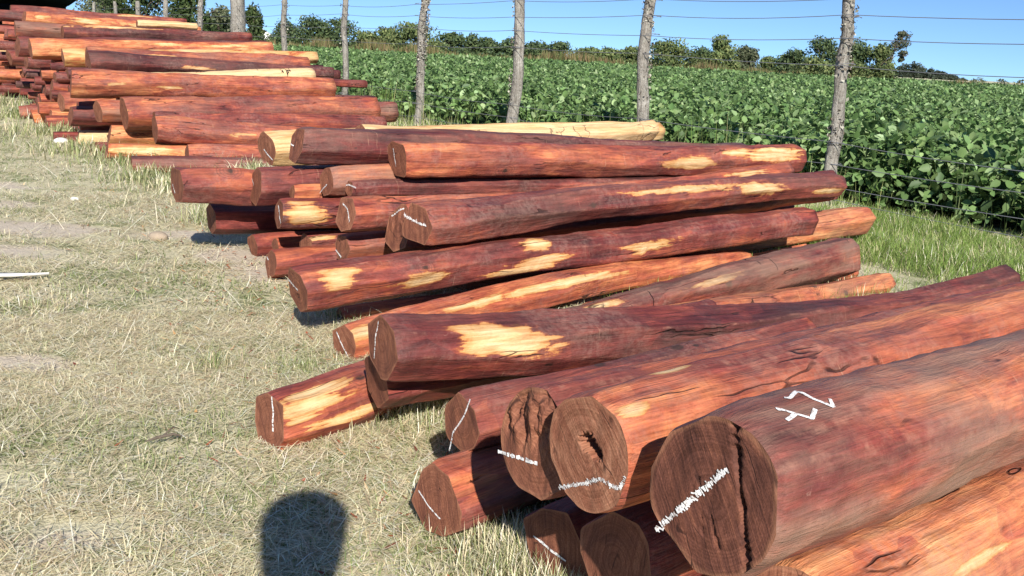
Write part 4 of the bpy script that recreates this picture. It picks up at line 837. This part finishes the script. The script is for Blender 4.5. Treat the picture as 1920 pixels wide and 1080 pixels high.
# tall dry grass strip along the far side of the field
acc = Acc()
px = [-40, -30, -18.8, -12, -2, 8, 20, 27, 31, 47, 52]; py = [118, 117, 112, 106, 117, 124, 110, 112, 119, 113, 116]
n = 9000; x = rng.uniform(-42, 52, n); y = np.interp(x, px, py)+rng.normal(-1.0, 1.6, n)
hm = np.clip(fbm(x*.35, y*0, 8, 3)*1.7, .35, 1.25)
hm = hm*np.where((x > 12) & (x < 25), 1.0, 1.15)*np.where((x > 33) & (x < 44), .9, 1)
acc.add(*blades(x, y, hm*rng.uniform(.9, 1.5, n), np.full(n, .14), rng.uniform(0, .35, n), rng.uniform(0, .5, n), pick(n, [(.24, .19, .09), (.30, .24, .12), (.13, .14, .05), (.10, .13, .04), (.22, .15, .08)], [3, 2, 3, 3, 2]), 2, np.full(n, .0)))
tag(acc.build('tall_dry_grass', GRASS), 'strip of tall brown grass along the far edge of the field', 'grass', kind='stuff')

# ------------------------------------------------------------------ trees
LEAF = attr_material('tree_leaves', .6, .25, .2)
def bark_material():
    w = NT('bark'); tc = w.n('ShaderNodeTexCoord').outputs['Object']
    a = w.noise(w.vmul(tc, (6, 6, 1.5)), 1, 5, .65)
    return w.surf(w.ramp(a, [(.3, (.06, .045, .035)), (.7, (.22, .18, .14))]), .9, .1, a, .6, .05)
BARK = bark_material()
def crown(rng, R, H, z0, nl, leaf, n, cols, wts, lean=(0, 0), flat=1.0, lobes=None):
    V = []; Cc = []
    L = []
    for k in range(nl):
        q = rng.random(); a = rng.uniform(0, 6.28); zz = z0 + (H-z0)*(.25 + .66*q); w = math.sin(math.pi*min(.92, .28+.66*q))
        rr = R*w*rng.uniform(.25, .72); L.append((math.cos(a)*rr, math.sin(a)*rr, zz, R*rng.uniform(.32, .52), (H-z0)*rng.uniform(.14, .24)))
    
    for k in range(6):
        a = k*1.05+rng.uniform(0, .6); L.append((math.cos(a)*R*.62, math.sin(a)*R*.62, z0+(H-z0)*rng.uniform(.18, .34), R*.42, (H-z0)*.24))
    L.append((0, 0, H-(H-z0)*.22, R*.36, (H-z0)*.2)); L.append((0, 0, (z0+H)/2, R*.6, (H-z0)*.33))
    if lobes: L = lobes
    per = n//len(L)
    out = Acc()
    for (lx, ly, lz, lr, lh) in L:
        m = per; d = rng.normal(0, 1, (m, 3)); d /= np.linalg.norm(d, axis=1)[:, None]
        rr = rng.uniform(.25, 1.10, m)[:, None]**.6
        bump = 1 + .25*np.sin(d[:, :1]*7+lx*3)*np.sin(d[:, 1:2]*6+ly*5)
        p = np.array([lx, ly, lz]) + d*rr*bump*np.array([lr, lr, lh])
        p[:, 0] += lean[0]*np.clip(p[:, 2], 0, None); p[:, 1] += lean[1]*np.clip(p[:, 2], 0, None)
        nrm = d + rng.normal(0, .7, (m, 3)); nrm /= np.linalg.norm(nrm, axis=1)[:, None]
        a = np.cross(nrm, rng.normal(0, 1, (m, 3))); a /= np.linalg.norm(a, axis=1)[:, None]; b = np.cross(nrm, a)
        sz = leaf*rng.uniform(.5, 1.25, (m, 1))
        Q = np.stack([p-a*sz*.5, p+b*sz*.28, p+a*sz*.5, p-b*sz*.28], 1)
        c0 = np.array(cols)[rng.choice(len(cols), m, p=np.array(wts)/sum(wts))]*rng.uniform(.7, 1.3, (m, 1))*rng.uniform(.8, 1.2)
        f = np.arange(m)[:, None]*4+np.array([[0, 1, 2, 3]])
        out.add(Q.reshape(-1, 3), f, np.zeros((0, 3), int), np.repeat(c0, 4, 0))
    return out

def tree(name, label, x, y, R, H, z0, leaf, n, cols, wts, group, nl=9, trunk=None, lean=(0, 0), lobes=None, cat='tree'):
    rg = np.random.default_rng(int(abs(x)*131+abs(y)*17))
    root = empty(name, (x, y, 0)); tag(root, label, cat, group)
    o = crown(rg, R, H, z0, nl, leaf, n, cols, wts, lean, 1., lobes).build('crown', LEAF); o.parent = root
    mb = MB(); tr = trunk or max(.06, H*.03); top = z0 + (H-z0)*.75
    mb.tube([(lean[0]*q*top + .05*H*math.sin(q*3+x)*.2, lean[1]*q*top, q*top) for q in np.linspace(0, 1, 7)], [tr*(1-.75*q) for q in np.linspace(0, 1, 7)], 7)
    for k in range(5):
        a = rg.uniform(0, 6.28); q = rg.uniform(.35, .7); b = Vector((lean[0]*q*top, lean[1]*q*top, q*top)); e = b + Vector((math.cos(a)*R*.7, math.sin(a)*R*.7, (H-z0)*.25))
        mb.tube([b, b.lerp(e, .5)+Vector((0, 0, .04*H)), e], [tr*.5, tr*.32, tr*.12], 5)
    mb.build('trunk', BARK, root, True)
    return root
DK = [(.065, .10, .042), (.09, .13, .05), (.13, .17, .065), (.05, .08, .04)]
OL = [(.11, .15, .052), (.15, .185, .065), (.20, .225, .085), (.08, .115, .045)]
GY = [(.11, .13, .07), (.16, .17, .095), (.08, .10, .05)]
HG = 'bushes and trees along the far edge of the field'; LG = 'trees behind the left end of the fence'
for x, y, H, w, kind, lab in [
 (-30.4,125,3.7,3.9,'D','dark round bush far left beyond the field, right of the white house'),
 (-27.5,128,4.3,4.8,'D','broad round dark tree, second right of the white house'),
 (-24.4,130,4.4,5.0,'D','broad round dark tree behind the fence post, third right of the white house'),
 (-18.8,118,2.6,4.2,'O','low spreading olive bush right of the round dark trees'),
 (-16.4,119,3.2,4.6,'O','rising olive bush left of the tall pointed bush'),
 (-12.65,112,3.95,5.4,'O','tall pointed olive bush standing forward behind the third fence post'),
 (-9.45,124,3.3,3.9,'D','dark bush just right of the tall pointed olive bush'),
 (-6.9,126,3.1,3.0,'D','small round dark bush between two larger dark bushes'),
 (-4.9,127,3.1,3.3,'D','round dark bush left of the second fence post from the right group'),
 (-2.1,126,3.05,3.9,'D','dark bush right behind the fence post with the wire knot'),
 (1.3,124,2.9,4.1,'D','left half of the long low dark thicket'),
 (4.1,123,2.8,4.6,'D','right half of the long low dark thicket'),
 (8.4,130,2.45,4.0,'O','low olive bush just right of the gap in the hedge'),
 (11.2,131,2.75,4.0,'O','middle low olive bush of the short row right of the gap'),
 (14.2,132,2.85,4.2,'O','low olive bush partly behind the post left of the wide olive bush'),
 (17.15,116,3.75,6.2,'O','wide rounded olive bush right of a fence post in mid field edge'),
 (22.3,124,3.3,3.4,'D','small dark bush between the wide olive bush and the tall olive bush'),
 (22.3,113,4.25,3.7,'O','tall rounded olive bush with a full crown'),
 (25.8,115,3.4,2.9,'G','paler greyish rounded bush right of the tall olive bush'),
 (31.1,126,2.5,3.2,'O','small low bush in the gap left of the dark grove'),
 (33.6,124,3.7,4.2,'D','left dark tree of the grove'),
 (36.5,122,5.05,5.2,'D','tallest dark tree of the grove, left of the nearest fence post'),
 (40.8,123,5.0,5.2,'D','dark tree of the grove right behind the nearest fence post'),
 (34.3,116,2.7,4.2,'O','bushy olive shrub at the foot of the grove, left one'),
 (38.1,117,2.6,4.2,'O','bushy olive shrub at the foot of the grove, right one behind the post'),
 (43.3,121,5.0,3.4,'O','leafy tree leaning against the slanting eucalyptus'),
 (193.1,420,2.2,5.5,'G','tiny far bush on the horizon, leftmost of three at the right edge'),
 (207.7,430,2.2,5.0,'G','tiny far bush on the horizon, middle one of three at the right edge'),
 (211.5,420,2.4,5.0,'G','tiny far bush on the horizon at the right picture edge'),
]:
    far = y > 300
    cols, wts = {'D': (DK, [3, 3, 2, 2]), 'O': (OL, [3, 3, 2, 2]), 'G': (GY, [3, 2, 3])}[kind]
    tree('tree' if H > 3.2 and kind == 'D' else 'bush', lab, x, y, w*.68, H*1.0, -.3, .38 if not far else .9, 4200 if not far else 160, cols, wts, HG, nl=11, cat='tree' if H > 3.2 and kind == 'D' else 'bush')
tree('tree', 'slanting eucalyptus with a pale bare trunk at the right end of the grove', 44.3, 122, 1.9, 6.5, 1.5, .30, 2600, [(.06, .075, .04), (.09, .10, .055), (.13, .13, .08), (.11, .075, .05)], [3, 3, 2, 1], HG, trunk=.16, lean=(.22, 0),
     lobes=[(.55, 0, 5.6, 1.0, .8), (.9, .2, 4.9, .9, .65), (-.1, .1, 4.6, .75, .7), (1.1, -.1, 3.8, .55, .45), (-.6, 0, 3.4, .7, .8), (-1.0, 0, 2.4, .8, .9), (.2, 0, 6.1, .6, .4), (1.25, .1, 3.1, .35, .35), (-.3, .3, 1.6, .9, .8)])
for x, y, H, w, kind, lab in [
 (-29.3,70,5.2,3.0,'G','pale greyish willow-like tree at the top left, beside the dark shed roof'),
 (-24.2,62,5.6,4.3,'D','dark dense tree rising out of the picture between the third and fifth far posts'),
 (-19.7,58,4.3,3.4,'D','dark tree with a light side, left of the thick corner post'),
 (-18.6,60,3.1,2.2,'G','lower light green tree sloping down toward the thick corner post'),
 (-22.6,75,2.7,1.9,'D','low dark bush just left of the thick corner post'),
 (-19.85,72,3.2,1.5,'D','narrow dark bush just right of the thick corner post'),
 (-33.8,78,5.4,3.6,'G','pale tree partly hidden behind the dark shed roof'),
]:
    cols, wts = {'D': ([(.04, .065, .02), (.06, .09, .028), (.10, .13, .045)], [3, 3, 2]), 'G': (GY, [3, 3, 2])}[kind]
    tree('tree', lab, x, y, w*.62, H, -.2, .26, 5200, cols, wts, LG, nl=12)
# lower scrub closing the view under those trees
for x, y, H, w, lab in [(-26.6, 66, 2.4, 3.4, 'low dark scrub bush under the trees at the left'), (-22.0, 64, 2.2, 3.2, 'low scrub bush between the dark tree and the light-sided tree'), (-25.2, 90, 2.2, 4.2, 'low scrub bush far behind the thick corner post'), (-31.0, 72, 2.6, 4.0, 'low scrub bush behind the top of the far pile')]:
    tree('bush', lab, x, y, w*.6, H, .1, .24, 1600, OL, [3, 3, 2, 2], LG, nl=6, cat='bush')


# far wood on the horizon
acc = Acc(); rg = np.random.default_rng(9)
for k in range(46):
    q = k/45; u = q; x = 268+48*q+rg.normal(0, 1.5); y = 705+20*q+rg.normal(0, 5)
    hh = np.interp(q, [0, .18, .4, .7, 1], [7.5, 11.0, 8.0, 6.0, 2.0])*rg.uniform(.85, 1.1)
    c = crown(rg, 4.2, hh, .2, 4, 1.9, 160, [(.045, .06, .04), (.06, .075, .05)], [1, 1])
    acc.add(np.concatenate(c.V)+np.array([x, y, 0]), np.concatenate(c.Q), np.zeros((0, 3), int), np.concatenate(c.Cc))
tag(acc.build('distant_woodland', LEAF), 'dark wooded rise on the far horizon right of the leaning tree', 'woodland', kind='stuff')

# ------------------------------------------------------------------ fence
def post_material():
    w = NT('weathered_post_wood'); tc = w.n('ShaderNodeTexCoord').outputs['Object']
    g = w.noise(w.vmul(tc, (60, 60, 5)), 1, 5, .65); b = w.noise(tc, 9, 4, .6); l = w.noise(tc, 34, 4, .7)
    col = w.ramp(w.math('ADD', w.math('MULTIPLY', g, .7), w.math('MULTIPLY', b, .3)), [(.3, (.09, .08, .068)), (.5, (.27, .245, .21)), (.72, (.50, .47, .42))])
    col = w.mix(w.math('MULTIPLY', w.smooth(l, .56, .66), .7), col, (.36, .37, .31))
    col = w.mix(w.math('MULTIPLY', w.smooth(l, .42, .34), .6), col, (.05, .042, .035))
    return w.surf(col, .9, .12, w.math('ADD', g, l), .9, .02)
POST = post_material()
def wire_material():
    w = NT('galvanised_wire'); tc = w.n('ShaderNodeTexCoord').outputs['Object']
    return w.surf(w.mix(w.noise(tc, 3, 3, .6), (.10, .105, .12), (.23, .235, .25)), .5, .4)
WIRE = wire_material()
LICH = attr_material('dry_lichen', .9, .1)
fence = empty('wire_fence', st(5.06, 7.1, 0)); tag(fence, 'old wire fence on grey mossy wooden posts between the logs and the soy field', 'fence')
f0 = Vector(st(5.06, 7.1, 0))
SP = 2.353; rg = np.random.default_rng(21)
POSTS = []
for k in range(-3, 12):
    s = 5.06 + SP*k*(1 if k > 0 else 1)
    POSTS.append(s)
for k, s in zip(range(-3, 12), POSTS):
    thick = k == 6
    r = .135 if thick else [.052, .054, .058, .053, .049, .051, .053][k % 7]
    H = 2.5 if thick else 1.98+rg.uniform(-.05, .05)
    lean_s = {0: .045, 1: .12, 2: .02, 3: -.09}.get(k, rg.normal(0, .03)); lean_t = rg.normal(0, .02)
    m = 26; n = 16
    zz = np.linspace(-.05, H, m); nzs = snoise(rg, 5, .9); nz2 = snoise(rg, 5, .7)
    V = []
    for i_, z in enumerate(zz):
        q = z/H; c = np.array(st(s-5.06 + lean_s*q + (.026*nz2(z*.45)-.026*nz2(0.)) + .008*nz2(z), lean_t*q + .018*nzs(z*.5+5), z)) - 0
        for j_ in range(n):
            a = 2*math.pi*j_/n
            rr = r*(1.15-.2*q if not thick else 1.12-.15*q)*(1 + .10*math.sin(2*a+k) + .05*math.sin(5*a+z*3+k) + .06*nzs(z*2+a*.4))
            if i_ == m-1: rr *= .8
            V.append((c[0]+rr*math.cos(a), c[1]+rr*math.sin(a), z))
    F = [(i_*n+j_, i_*n+(j_+1) % n, (i_+1)*n+(j_+1) % n, (i_+1)*n+j_) for i_ in range(m-1) for j_ in range(n)] + [tuple((m-1)*n+j_ for j_ in range(n))]
    po = mesh_obj('post', V, F, POST, fence, True)
    if thick: po['label'] = 'thick corner post like a bare tree trunk'
    if k == -3 or k > 9: continue
    # tufts of dry lichen and bark flakes clinging to the post
    aa = Acc(); cnt = {0: 420, 1: 300, 2: 420, 3: 760}.get(k, 160)
    zc = rg.uniform(.5, H, 14); zz = (zc[rg.integers(0, 14, cnt)] + rg.normal(0, .07, cnt)); ang = rg.uniform(0, 6.28, cnt)
    if k == 3: zz = np.where(rg.random(cnt) < .6, rg.uniform(1.0, 1.95, cnt), zz)
    zz = np.clip(zz, .3, H-.02); q = zz/H; rr = r*1.05+rg.uniform(-.004, .014, cnt)
    cx = np.array([st(s-5.06 + lean_s*a, lean_t*a, 0)[0] for a in q]); cy = np.array([st(s-5.06 + lean_s*a, lean_t*a, 0)[1] for a in q])
    p = np.stack([cx+rr*np.cos(ang), cy+rr*np.sin(ang), zz], -1)
    a_ = rg.normal(0, 1, (cnt, 3)); a_ /= np.linalg.norm(a_, axis=1)[:, None]; b_ = np.cross(a_, rg.normal(0, 1, (cnt, 3))); b_ /= np.linalg.norm(b_, axis=1)[:, None]
    sz = rg.uniform(.012, .036, (cnt, 1))
    Q = np.stack([p-a_*sz*.6, p+b_*sz*.4, p+a_*sz*.6, p-b_*sz*.4], 1).reshape(-1, 3)
    cc = np.array([(.30, .29, .23), (.42, .40, .33), (.16, .13, .10), (.10, .08, .065)])[rg.choice(4, cnt, p=[.3, .25, .3, .15])]
    aa.add(Q, np.arange(cnt)[:, None]*4+np.array([[0, 1, 2, 3]]), np.zeros((0, 3), int), np.repeat(cc, 4, 0))
    lo = aa.build('lichen', LICH); lo.parent = po; lo['kind'] = 'stuff'
for wi, z in enumerate((1.76, 1.60, 1.425, 1.222, .56, .385, .215, .08)):
    mb = MB(); pts = []
    for k in range(len(POSTS)-1):
        for q in np.linspace(0, 1, 9)[:-1]:
            s = POSTS[k]+(POSTS[k+1]-POSTS[k])*q
            sag = .022*4*q*(1-q)*(1+.4*math.sin(k*2.3+wi))
            dz = .018*math.sin(k*1.7+wi*2.1)*(1-q)+.018*math.sin((k+1)*1.7+wi*2.1)*q
            pts.append(np.array(st(s-5.06, -.066, z-sag+dz)))
    pts.append(np.array(st(POSTS[-1]-5.06, -.066, z)))
    mb.tube(pts, .0032, 5)
    for s in POSTS[:-1]:                                  # twist of tie wire at each post
        c = np.array(st(s-5.06, 0, z))
        ring = [c + np.array([math.cos(a)*.07, math.sin(a)*.07, .006*math.sin(3*a)]) for a in np.linspace(0, 2*math.pi, 13)]
        mb.tube(ring, .003, 4)
    mb.build('wire', WIRE, fence, True)

# ------------------------------------------------------------------ house and shed far off
def plain(name, c, rough=.8, scale=4., amt=.15):
    w = NT(name); tc = w.n('ShaderNodeTexCoord').outputs['Object']; n = w.noise(tc, scale, 5, .6)
    return w.surf(w.mix(n, tuple(q*(1-amt) for q in c), tuple(q*(1+amt) for q in c)), rough, .2, n, .2, .02)
WHITE = plain('whitewashed_wall', (.78, .78, .76)); ROOFM = plain('pale_sheet_roof', (.55, .55, .55)); DARKM = plain('dark_sheet_metal', (.045, .047, .045)); GLASS = plain('dark_window_glass', (.03, .035, .04), .2)
hs = empty('white_house', (-80, 300, 0), .25); tag(hs, 'small white house with a pale gable roof far beyond the field', 'house')
mb = MB(); mb.box((-3, -4, 0), (3, 4, 2.7)); mb.add([(-3, -4, 2.7), (3, -4, 2.7), (0, -4, 4.3), (-3, 4, 2.7), (3, 4, 2.7), (0, 4, 4.3)], [(0, 1, 2), (5, 4, 3)]); mb.build('wall', WHITE, hs)
mb = MB(); mb.add([(-3.4, -4.3, 2.55), (0, -4.3, 4.36), (3.4, -4.3, 2.55), (-3.4, 4.3, 2.55), (0, 4.3, 4.36), (3.4, 4.3, 2.55), (-3.4, -4.3, 2.67), (0, -4.3, 4.48), (3.4, -4.3, 2.67), (-3.4, 4.3, 2.67), (0, 4.3, 4.48), (3.4, 4.3, 2.67)],
  [(6, 7, 10, 9), (7, 8, 11, 10), (0, 3, 4, 1), (1, 4, 5, 2), (0, 1, 7, 6), (1, 2, 8, 7), (3, 9, 10, 4), (4, 10, 11, 5), (0, 6, 9, 3), (2, 5, 11, 8)]); mb.build('roof', ROOFM, hs)
mb = MB(); mb.box((-.6, -4.02, 1.0), (.6, -3.98, 2.1)); mb.build('window', GLASS, hs)

sh = empty('open_shed', (-32.3, 70, 0), rad(26.3)); tag(sh, 'dark flat shed roof at the top left corner behind the far pile', 'shed')
W_, D_ = 26, 26
mb = MB(); mb.box((-W_, -D_, 2.72), (0, 0, 2.92)); mb.build('roof', DARKM, sh)
mb = MB()
for q in range(14): y = -D_+.5+q*(D_-1)/13; mb.box((-W_+.2, y-.05, 2.58), (-.2, y+.05, 2.717))
mb.build('rafters', DARKM, sh)
for x_, y_ in ((-.5, -.6), (-.5, -9), (-9, -.6), (-18, -.6), (-25.5, -.6), (-25.5, -12), (-9, -12), (-18, -12)):
    mb = MB(); mb.box((x_-.1, y_-.1, 0), (x_+.1, y_+.1, 2.578)); mb.build('post', DARKM, sh)
mb = MB(); mb.box((-W_+.1, .12, 0), (-.3, .22, 2.718)); mb.build('back_wall', DARKM, sh)

# ------------------------------------------------------------------ small things on the ground
PALE = plain('pale_split_wood', (.74, .72, .68), .8, 20, .2)
mb = MB()
pts = [(-2.62, 4.22), (-2.45, 4.265), (-2.3, 4.305), (-2.17, 4.36)]; wds = [.03, .032, .022, .004]
V = [];
for (x, y), w_ in zip(pts, wds): V += [(x-.26*w_, y+.97*w_, .028), (x+.26*w_, y-.97*w_, .028), (x-.26*w_, y+.97*w_, .036), (x+.26*w_, y-.97*w_, .040)]
mb.add(V, [(4*i+a, 4*i+b, 4*i+4+b, 4*i+4+a) for i in range(3) for a, b in ((0, 1), (1, 3), (3, 2), (2, 0))] + [(0, 2, 3, 1), (12, 13, 15, 14)])
tag(mb.build('wood_splinter', PALE), 'long thin white splinter lying on the dry grass at the left edge', 'splinter')
mb = MB(); mb.tube([(-1.02, 2.545, .02), (-.99, 2.56, .028), (-.955, 2.585, .03), (-.93, 2.59, .024)], [.002, .005, .0045, .002], 7)
mb.tube([(-.98, 2.567, .028), (-.96, 2.60, .045), (-.945, 2.605, .04)], [.003, .0025, .0015], 5)
tag(mb.build('twig', BARK, None, True), 'small dark twig lying on the dry grass in front of the logs', 'twig')
CLOD = plain('dry_clod', (.34, .27, .20), .95, 30, .3); LIME = plain('pale_stone', (.70, .68, .63), .9, 25, .2)
def stone(name, x, y, r, mat, label, cat, sd):
    rg = np.random.default_rng(sd); bm = bmesh.new(); bmesh.ops.create_icosphere(bm, subdivisions=3, radius=r)
    f = [snoise(rg, 3, .6/r*.25) for _ in range(3)]
    for v in bm.verts:
        k = 1 + .16*f[0](v.co.x)+.16*f[1](v.co.y)+.16*f[2](v.co.z); v.co *= k; v.co.z *= .55
    me = bpy.data.meshes.new(name); bm.to_mesh(me); bm.free(); o = bpy.data.objects.new(name, me); C.objects.link(o); me.materials.append(mat); o.location = (x, y, r*.3); tag(o, label, cat)
stone('stone', -4.75, 9.95, .07, LIME, 'pale stone in the grass below the far pile', 'stone', 1)
stone('stone', -3.05, 6.55, .035, LIME, 'small white stone on the grass left of the gap between the piles', 'stone', 2)
stone('soil_clod', -2.05, 5.42, .05, CLOD, 'brown clod of soil at the edge of the shadow under the overhanging log', 'clod', 3)

# ------------------------------------------------------------------ the photographer, behind the camera: the shadow on the grass is theirs
def skin_person():
    mb_v = []; mb_e = []; R_ = []
    def v(p, r, parent=None):
        mb_v.append(p); R_.append(r if isinstance(r, tuple) else (r, r))
        if parent is not None: mb_e.append((parent, len(mb_v)-1))
        return len(mb_v)-1
    pel = v((0, 0, .93), (.155, .115))
    sp = v((0, .01, 1.08), (.135, .10), pel); ch = v((0, .0, 1.24), (.155, .105), sp); nk0 = v((0, -.005, 1.36), (.075, .065), ch); nk = v((0, .01, 1.44), (.056, .058), nk0)
    hd0 = v((0, .02, 1.48), (.068, .075), nk); hd = v((0, .02, 1.56), (.078, .095), hd0); hd2 = v((0, .01, 1.62), (.06, .075), hd)
    for sx in (-1, 1):
        shd = v((sx*.17, 0, 1.315), .058, ch); el = v((sx*.24, .05, 1.04), .042, shd); wr = v((sx*.10, .16+.03, 1.10), .029, el)
        pm = v((sx*.062, .20, 1.125), (.034, .02), wr)
        for fi, (dz, ln) in enumerate(((.028, .036), (.010, .040), (-.008, .038), (-.026, .03))):
            k1 = v((sx*.052, .222, 1.130+dz), .009, pm); k2 = v((sx*.042, .236, 1.132+dz), .008, k1); v((sx*(.042-ln*.55), .238, 1.134+dz), .007, k2)
        t1 = v((sx*.055, .192, 1.155), .010, pm); v((sx*.035, .196, 1.175), .008, t1)
        hp = v((sx*.09, 0, .86), .095, pel); kn = v((sx*.11, .02, .49), .062, hp); an = v((sx*.12, -.01, .10), .042, kn); v((sx*.125, .06, .045), (.045, .035), an); v((sx*.13, .15, .035), (.042, .028), len(mb_v)-1)
    me = bpy.data.meshes.new('person'); me.from_pydata(mb_v, mb_e, []); o = bpy.data.objects.new('person', me); C.objects.link(o)
    m = o.modifiers.new('skin', 'SKIN'); m.use_smooth_shade = True
    lay = me.skin_vertices[0] if len(me.skin_vertices) else None
    return o, me, R_
person, pme, PR = skin_person()
bm = bmesh.new(); bm.from_mesh(pme); lay = bm.verts.layers.skin.verify(); bm.verts.ensure_lookup_table()
for vtx, r in zip(bm.verts, PR): vtx[lay].radius = r
bm.verts[0][lay].use_root = True
bm.to_mesh(pme); bm.free()
person.modifiers.new('sub', 'SUBSURF').levels = 1; person.modifiers['sub'].render_levels = 1
def cloth_material():
    w = NT('person_skin_and_clothes'); z = w.n('ShaderNodeSeparateXYZ', {0: w.n('ShaderNodeTexCoord').outputs['Object']})
    zz, xx = z.outputs[2], z.outputs[0]
    n = w.noise(w.n('ShaderNodeTexCoord').outputs['Object'], 40, 3, .6)
    col = w.mix(w.smooth(zz, .945, .955), (.035, .045, .08), (.32, .33, .34)); col = w.mix(w.smooth(zz, 1.395, 1.40), col, (.46, .27, .19)); col = w.mix(w.smooth(zz, .085, .09, 1, 0), col, (.05, .04, .035))
    y = z.outputs[1]; col = w.mix(w.smooth(y, .17, .175), col, (.46, .27, .19))
    return w.surf(col, .8, .2, n, .2, .004)
pme.materials.append(cloth_material())
person.location = (-.045, -.30, 0); tag(person, 'person in grey shirt holding a phone, whose head shadow falls on the grass', 'person')
HAIR = plain('dark_hair', (.025, .018, .014), .6, 60, .3)
bm = bmesh.new(); bmesh.ops.create_uvsphere(bm, u_segments=24, v_segments=16, radius=1)
for vtx in bm.verts:
    q = vtx.co; b = max(0, -q.z)
    q.x *= .108*(1-.18*b); q.y = q.y*.112*(1-.30*b)-.022; q.z = q.z*.085 if q.z > 0 else q.z*.30
    if vtx.co.y > .055 and vtx.co.z < .02: vtx.co.y = .055
hm = bpy.data.meshes.new('hair'); bm.to_mesh(hm); bm.free(); ho = bpy.data.objects.new('hair', hm); C.objects.link(ho); ho.parent = person; ho.location = (0, .012, 1.60); hm.materials.append(HAIR)
FACE = plain('lips_and_eyes', (.16, .06, .05), .5)
mb = MB(); mb.tube([(0, .112, 1.60), (0, .128, 1.575), (0, .135, 1.557), (0, .118, 1.548)], [.009, .011, .014, .008], 8)
SKINM = plain('skin', (.46, .27, .19), .6, 30, .08); mb.build('nose', SKINM, person, True)
mb = MB(); mb.tube([(-.022, .108, 1.525), (0, .114, 1.524), (.022, .108, 1.525)], [.003, .006, .003], 6); mb.build('mouth', FACE, person, True)
for sx in (-1, 1):
    mb = MB(); mb.tube([(sx*.026, .100, 1.592), (sx*.034, .106, 1.592), (sx*.042, .098, 1.592)], [.004, .008, .004], 8); mb.build('eye', DARKM, person, True)
    mb = MB(); mb.tube([(sx*.078, .02, 1.555), (sx*.088, .012, 1.58), (sx*.086, .014, 1.605)], [.008, .012, .008], 8); mb.build('ear', SKINM, person, True)
PH = plain('black_phone_shell', (.02, .02, .022), .3)
mb = MB(); mb.box((-.039, -.012, -.075), (.039, -.004, .075)); ph = mb.build('phone', PH); ph.location = (-.025, -.055, 1.135); tag(ph, 'black phone held upright in both hands of the person', 'phone')

# ------------------------------------------------------------------ sky, sun, camera
SUN = Vector((.14547, -.83085, .53714)).normalized()
wd = bpy.data.worlds.new('World'); scene.world = wd; wd.use_nodes = True
nt_ = wd.node_tree; nt_.nodes.clear()
sky = nt_.nodes.new('ShaderNodeTexSky'); sky.sky_type = 'NISHITA'; sky.sun_disc = False
sky.sun_elevation = math.asin(SUN.z); sky.sun_rotation = math.atan2(SUN.x, SUN.y); sky.altitude = 0; sky.air_density = 1.0; sky.dust_density = SKY_DUST; sky.ozone_density = SKY_OZ
tcn = nt_.nodes.new('ShaderNodeTexCoord'); sx_ = nt_.nodes.new('ShaderNodeSeparateXYZ'); cb = nt_.nodes.new('ShaderNodeCombineXYZ'); mz = nt_.nodes.new('ShaderNodeMath'); mz.operation = 'MULTIPLY_ADD'; mz.inputs[1].default_value = SKY_K; mz.inputs[2].default_value = SKY_B
bg = nt_.nodes.new('ShaderNodeBackground'); bg.inputs[1].default_value = SKY_S; wo = nt_.nodes.new('ShaderNodeOutputWorld')
nt_.links.new(tcn.outputs['Generated'], sx_.inputs[0]); nt_.links.new(sx_.outputs[0], cb.inputs[0]); nt_.links.new(sx_.outputs[1], cb.inputs[1]); nt_.links.new(sx_.outputs[2], mz.inputs[0]); nt_.links.new(mz.outputs[0], cb.inputs[2])
nt_.links.new(cb.outputs[0], sky.inputs[0]); nt_.links.new(sky.outputs[0], bg.inputs[0]); nt_.links.new(bg.outputs[0], wo.inputs[0])
sl = bpy.data.lights.new('sun', 'SUN'); sl.energy = SUN_E; sl.angle = rad(.53); sl.color = (1, .95, .87); so = bpy.data.objects.new('sun', sl); C.objects.link(so); so.rotation_euler = SUN.to_track_quat('Z', 'Y').to_euler(); so.location = (3, -15, 12)

cam = bpy.data.cameras.new('camera'); co = bpy.data.objects.new('camera', cam); C.objects.link(co); scene.camera = co
cam.sensor_width = 36; cam.lens = 36*1800/1920; cam.clip_start = .02; cam.clip_end = 5000
rl = math.atan(.05625); pt = math.atan(438.3/1800)
Fw = Vector((0, math.cos(pt), -math.sin(pt))); R0 = Vector((1, 0, 0)); U0 = Vector((0, math.sin(pt), math.cos(pt)))
Rr = R0*math.cos(rl)+U0*math.sin(rl); Uu = U0*math.cos(rl)-R0*math.sin(rl)
co.matrix_world = Matrix(((Rr.x, Uu.x, -Fw.x, 0), (Rr.y, Uu.y, -Fw.y, 0), (Rr.z, Uu.z, -Fw.z, CAMZ), (0, 0, 0, 1)))
vs = scene.view_settings; vs.view_transform = 'Standard'; vs.look = 'None'; vs.exposure = EXPO; vs.gamma = 1
scene.cycles.max_bounces = 6; scene.cycles.use_denoising = True
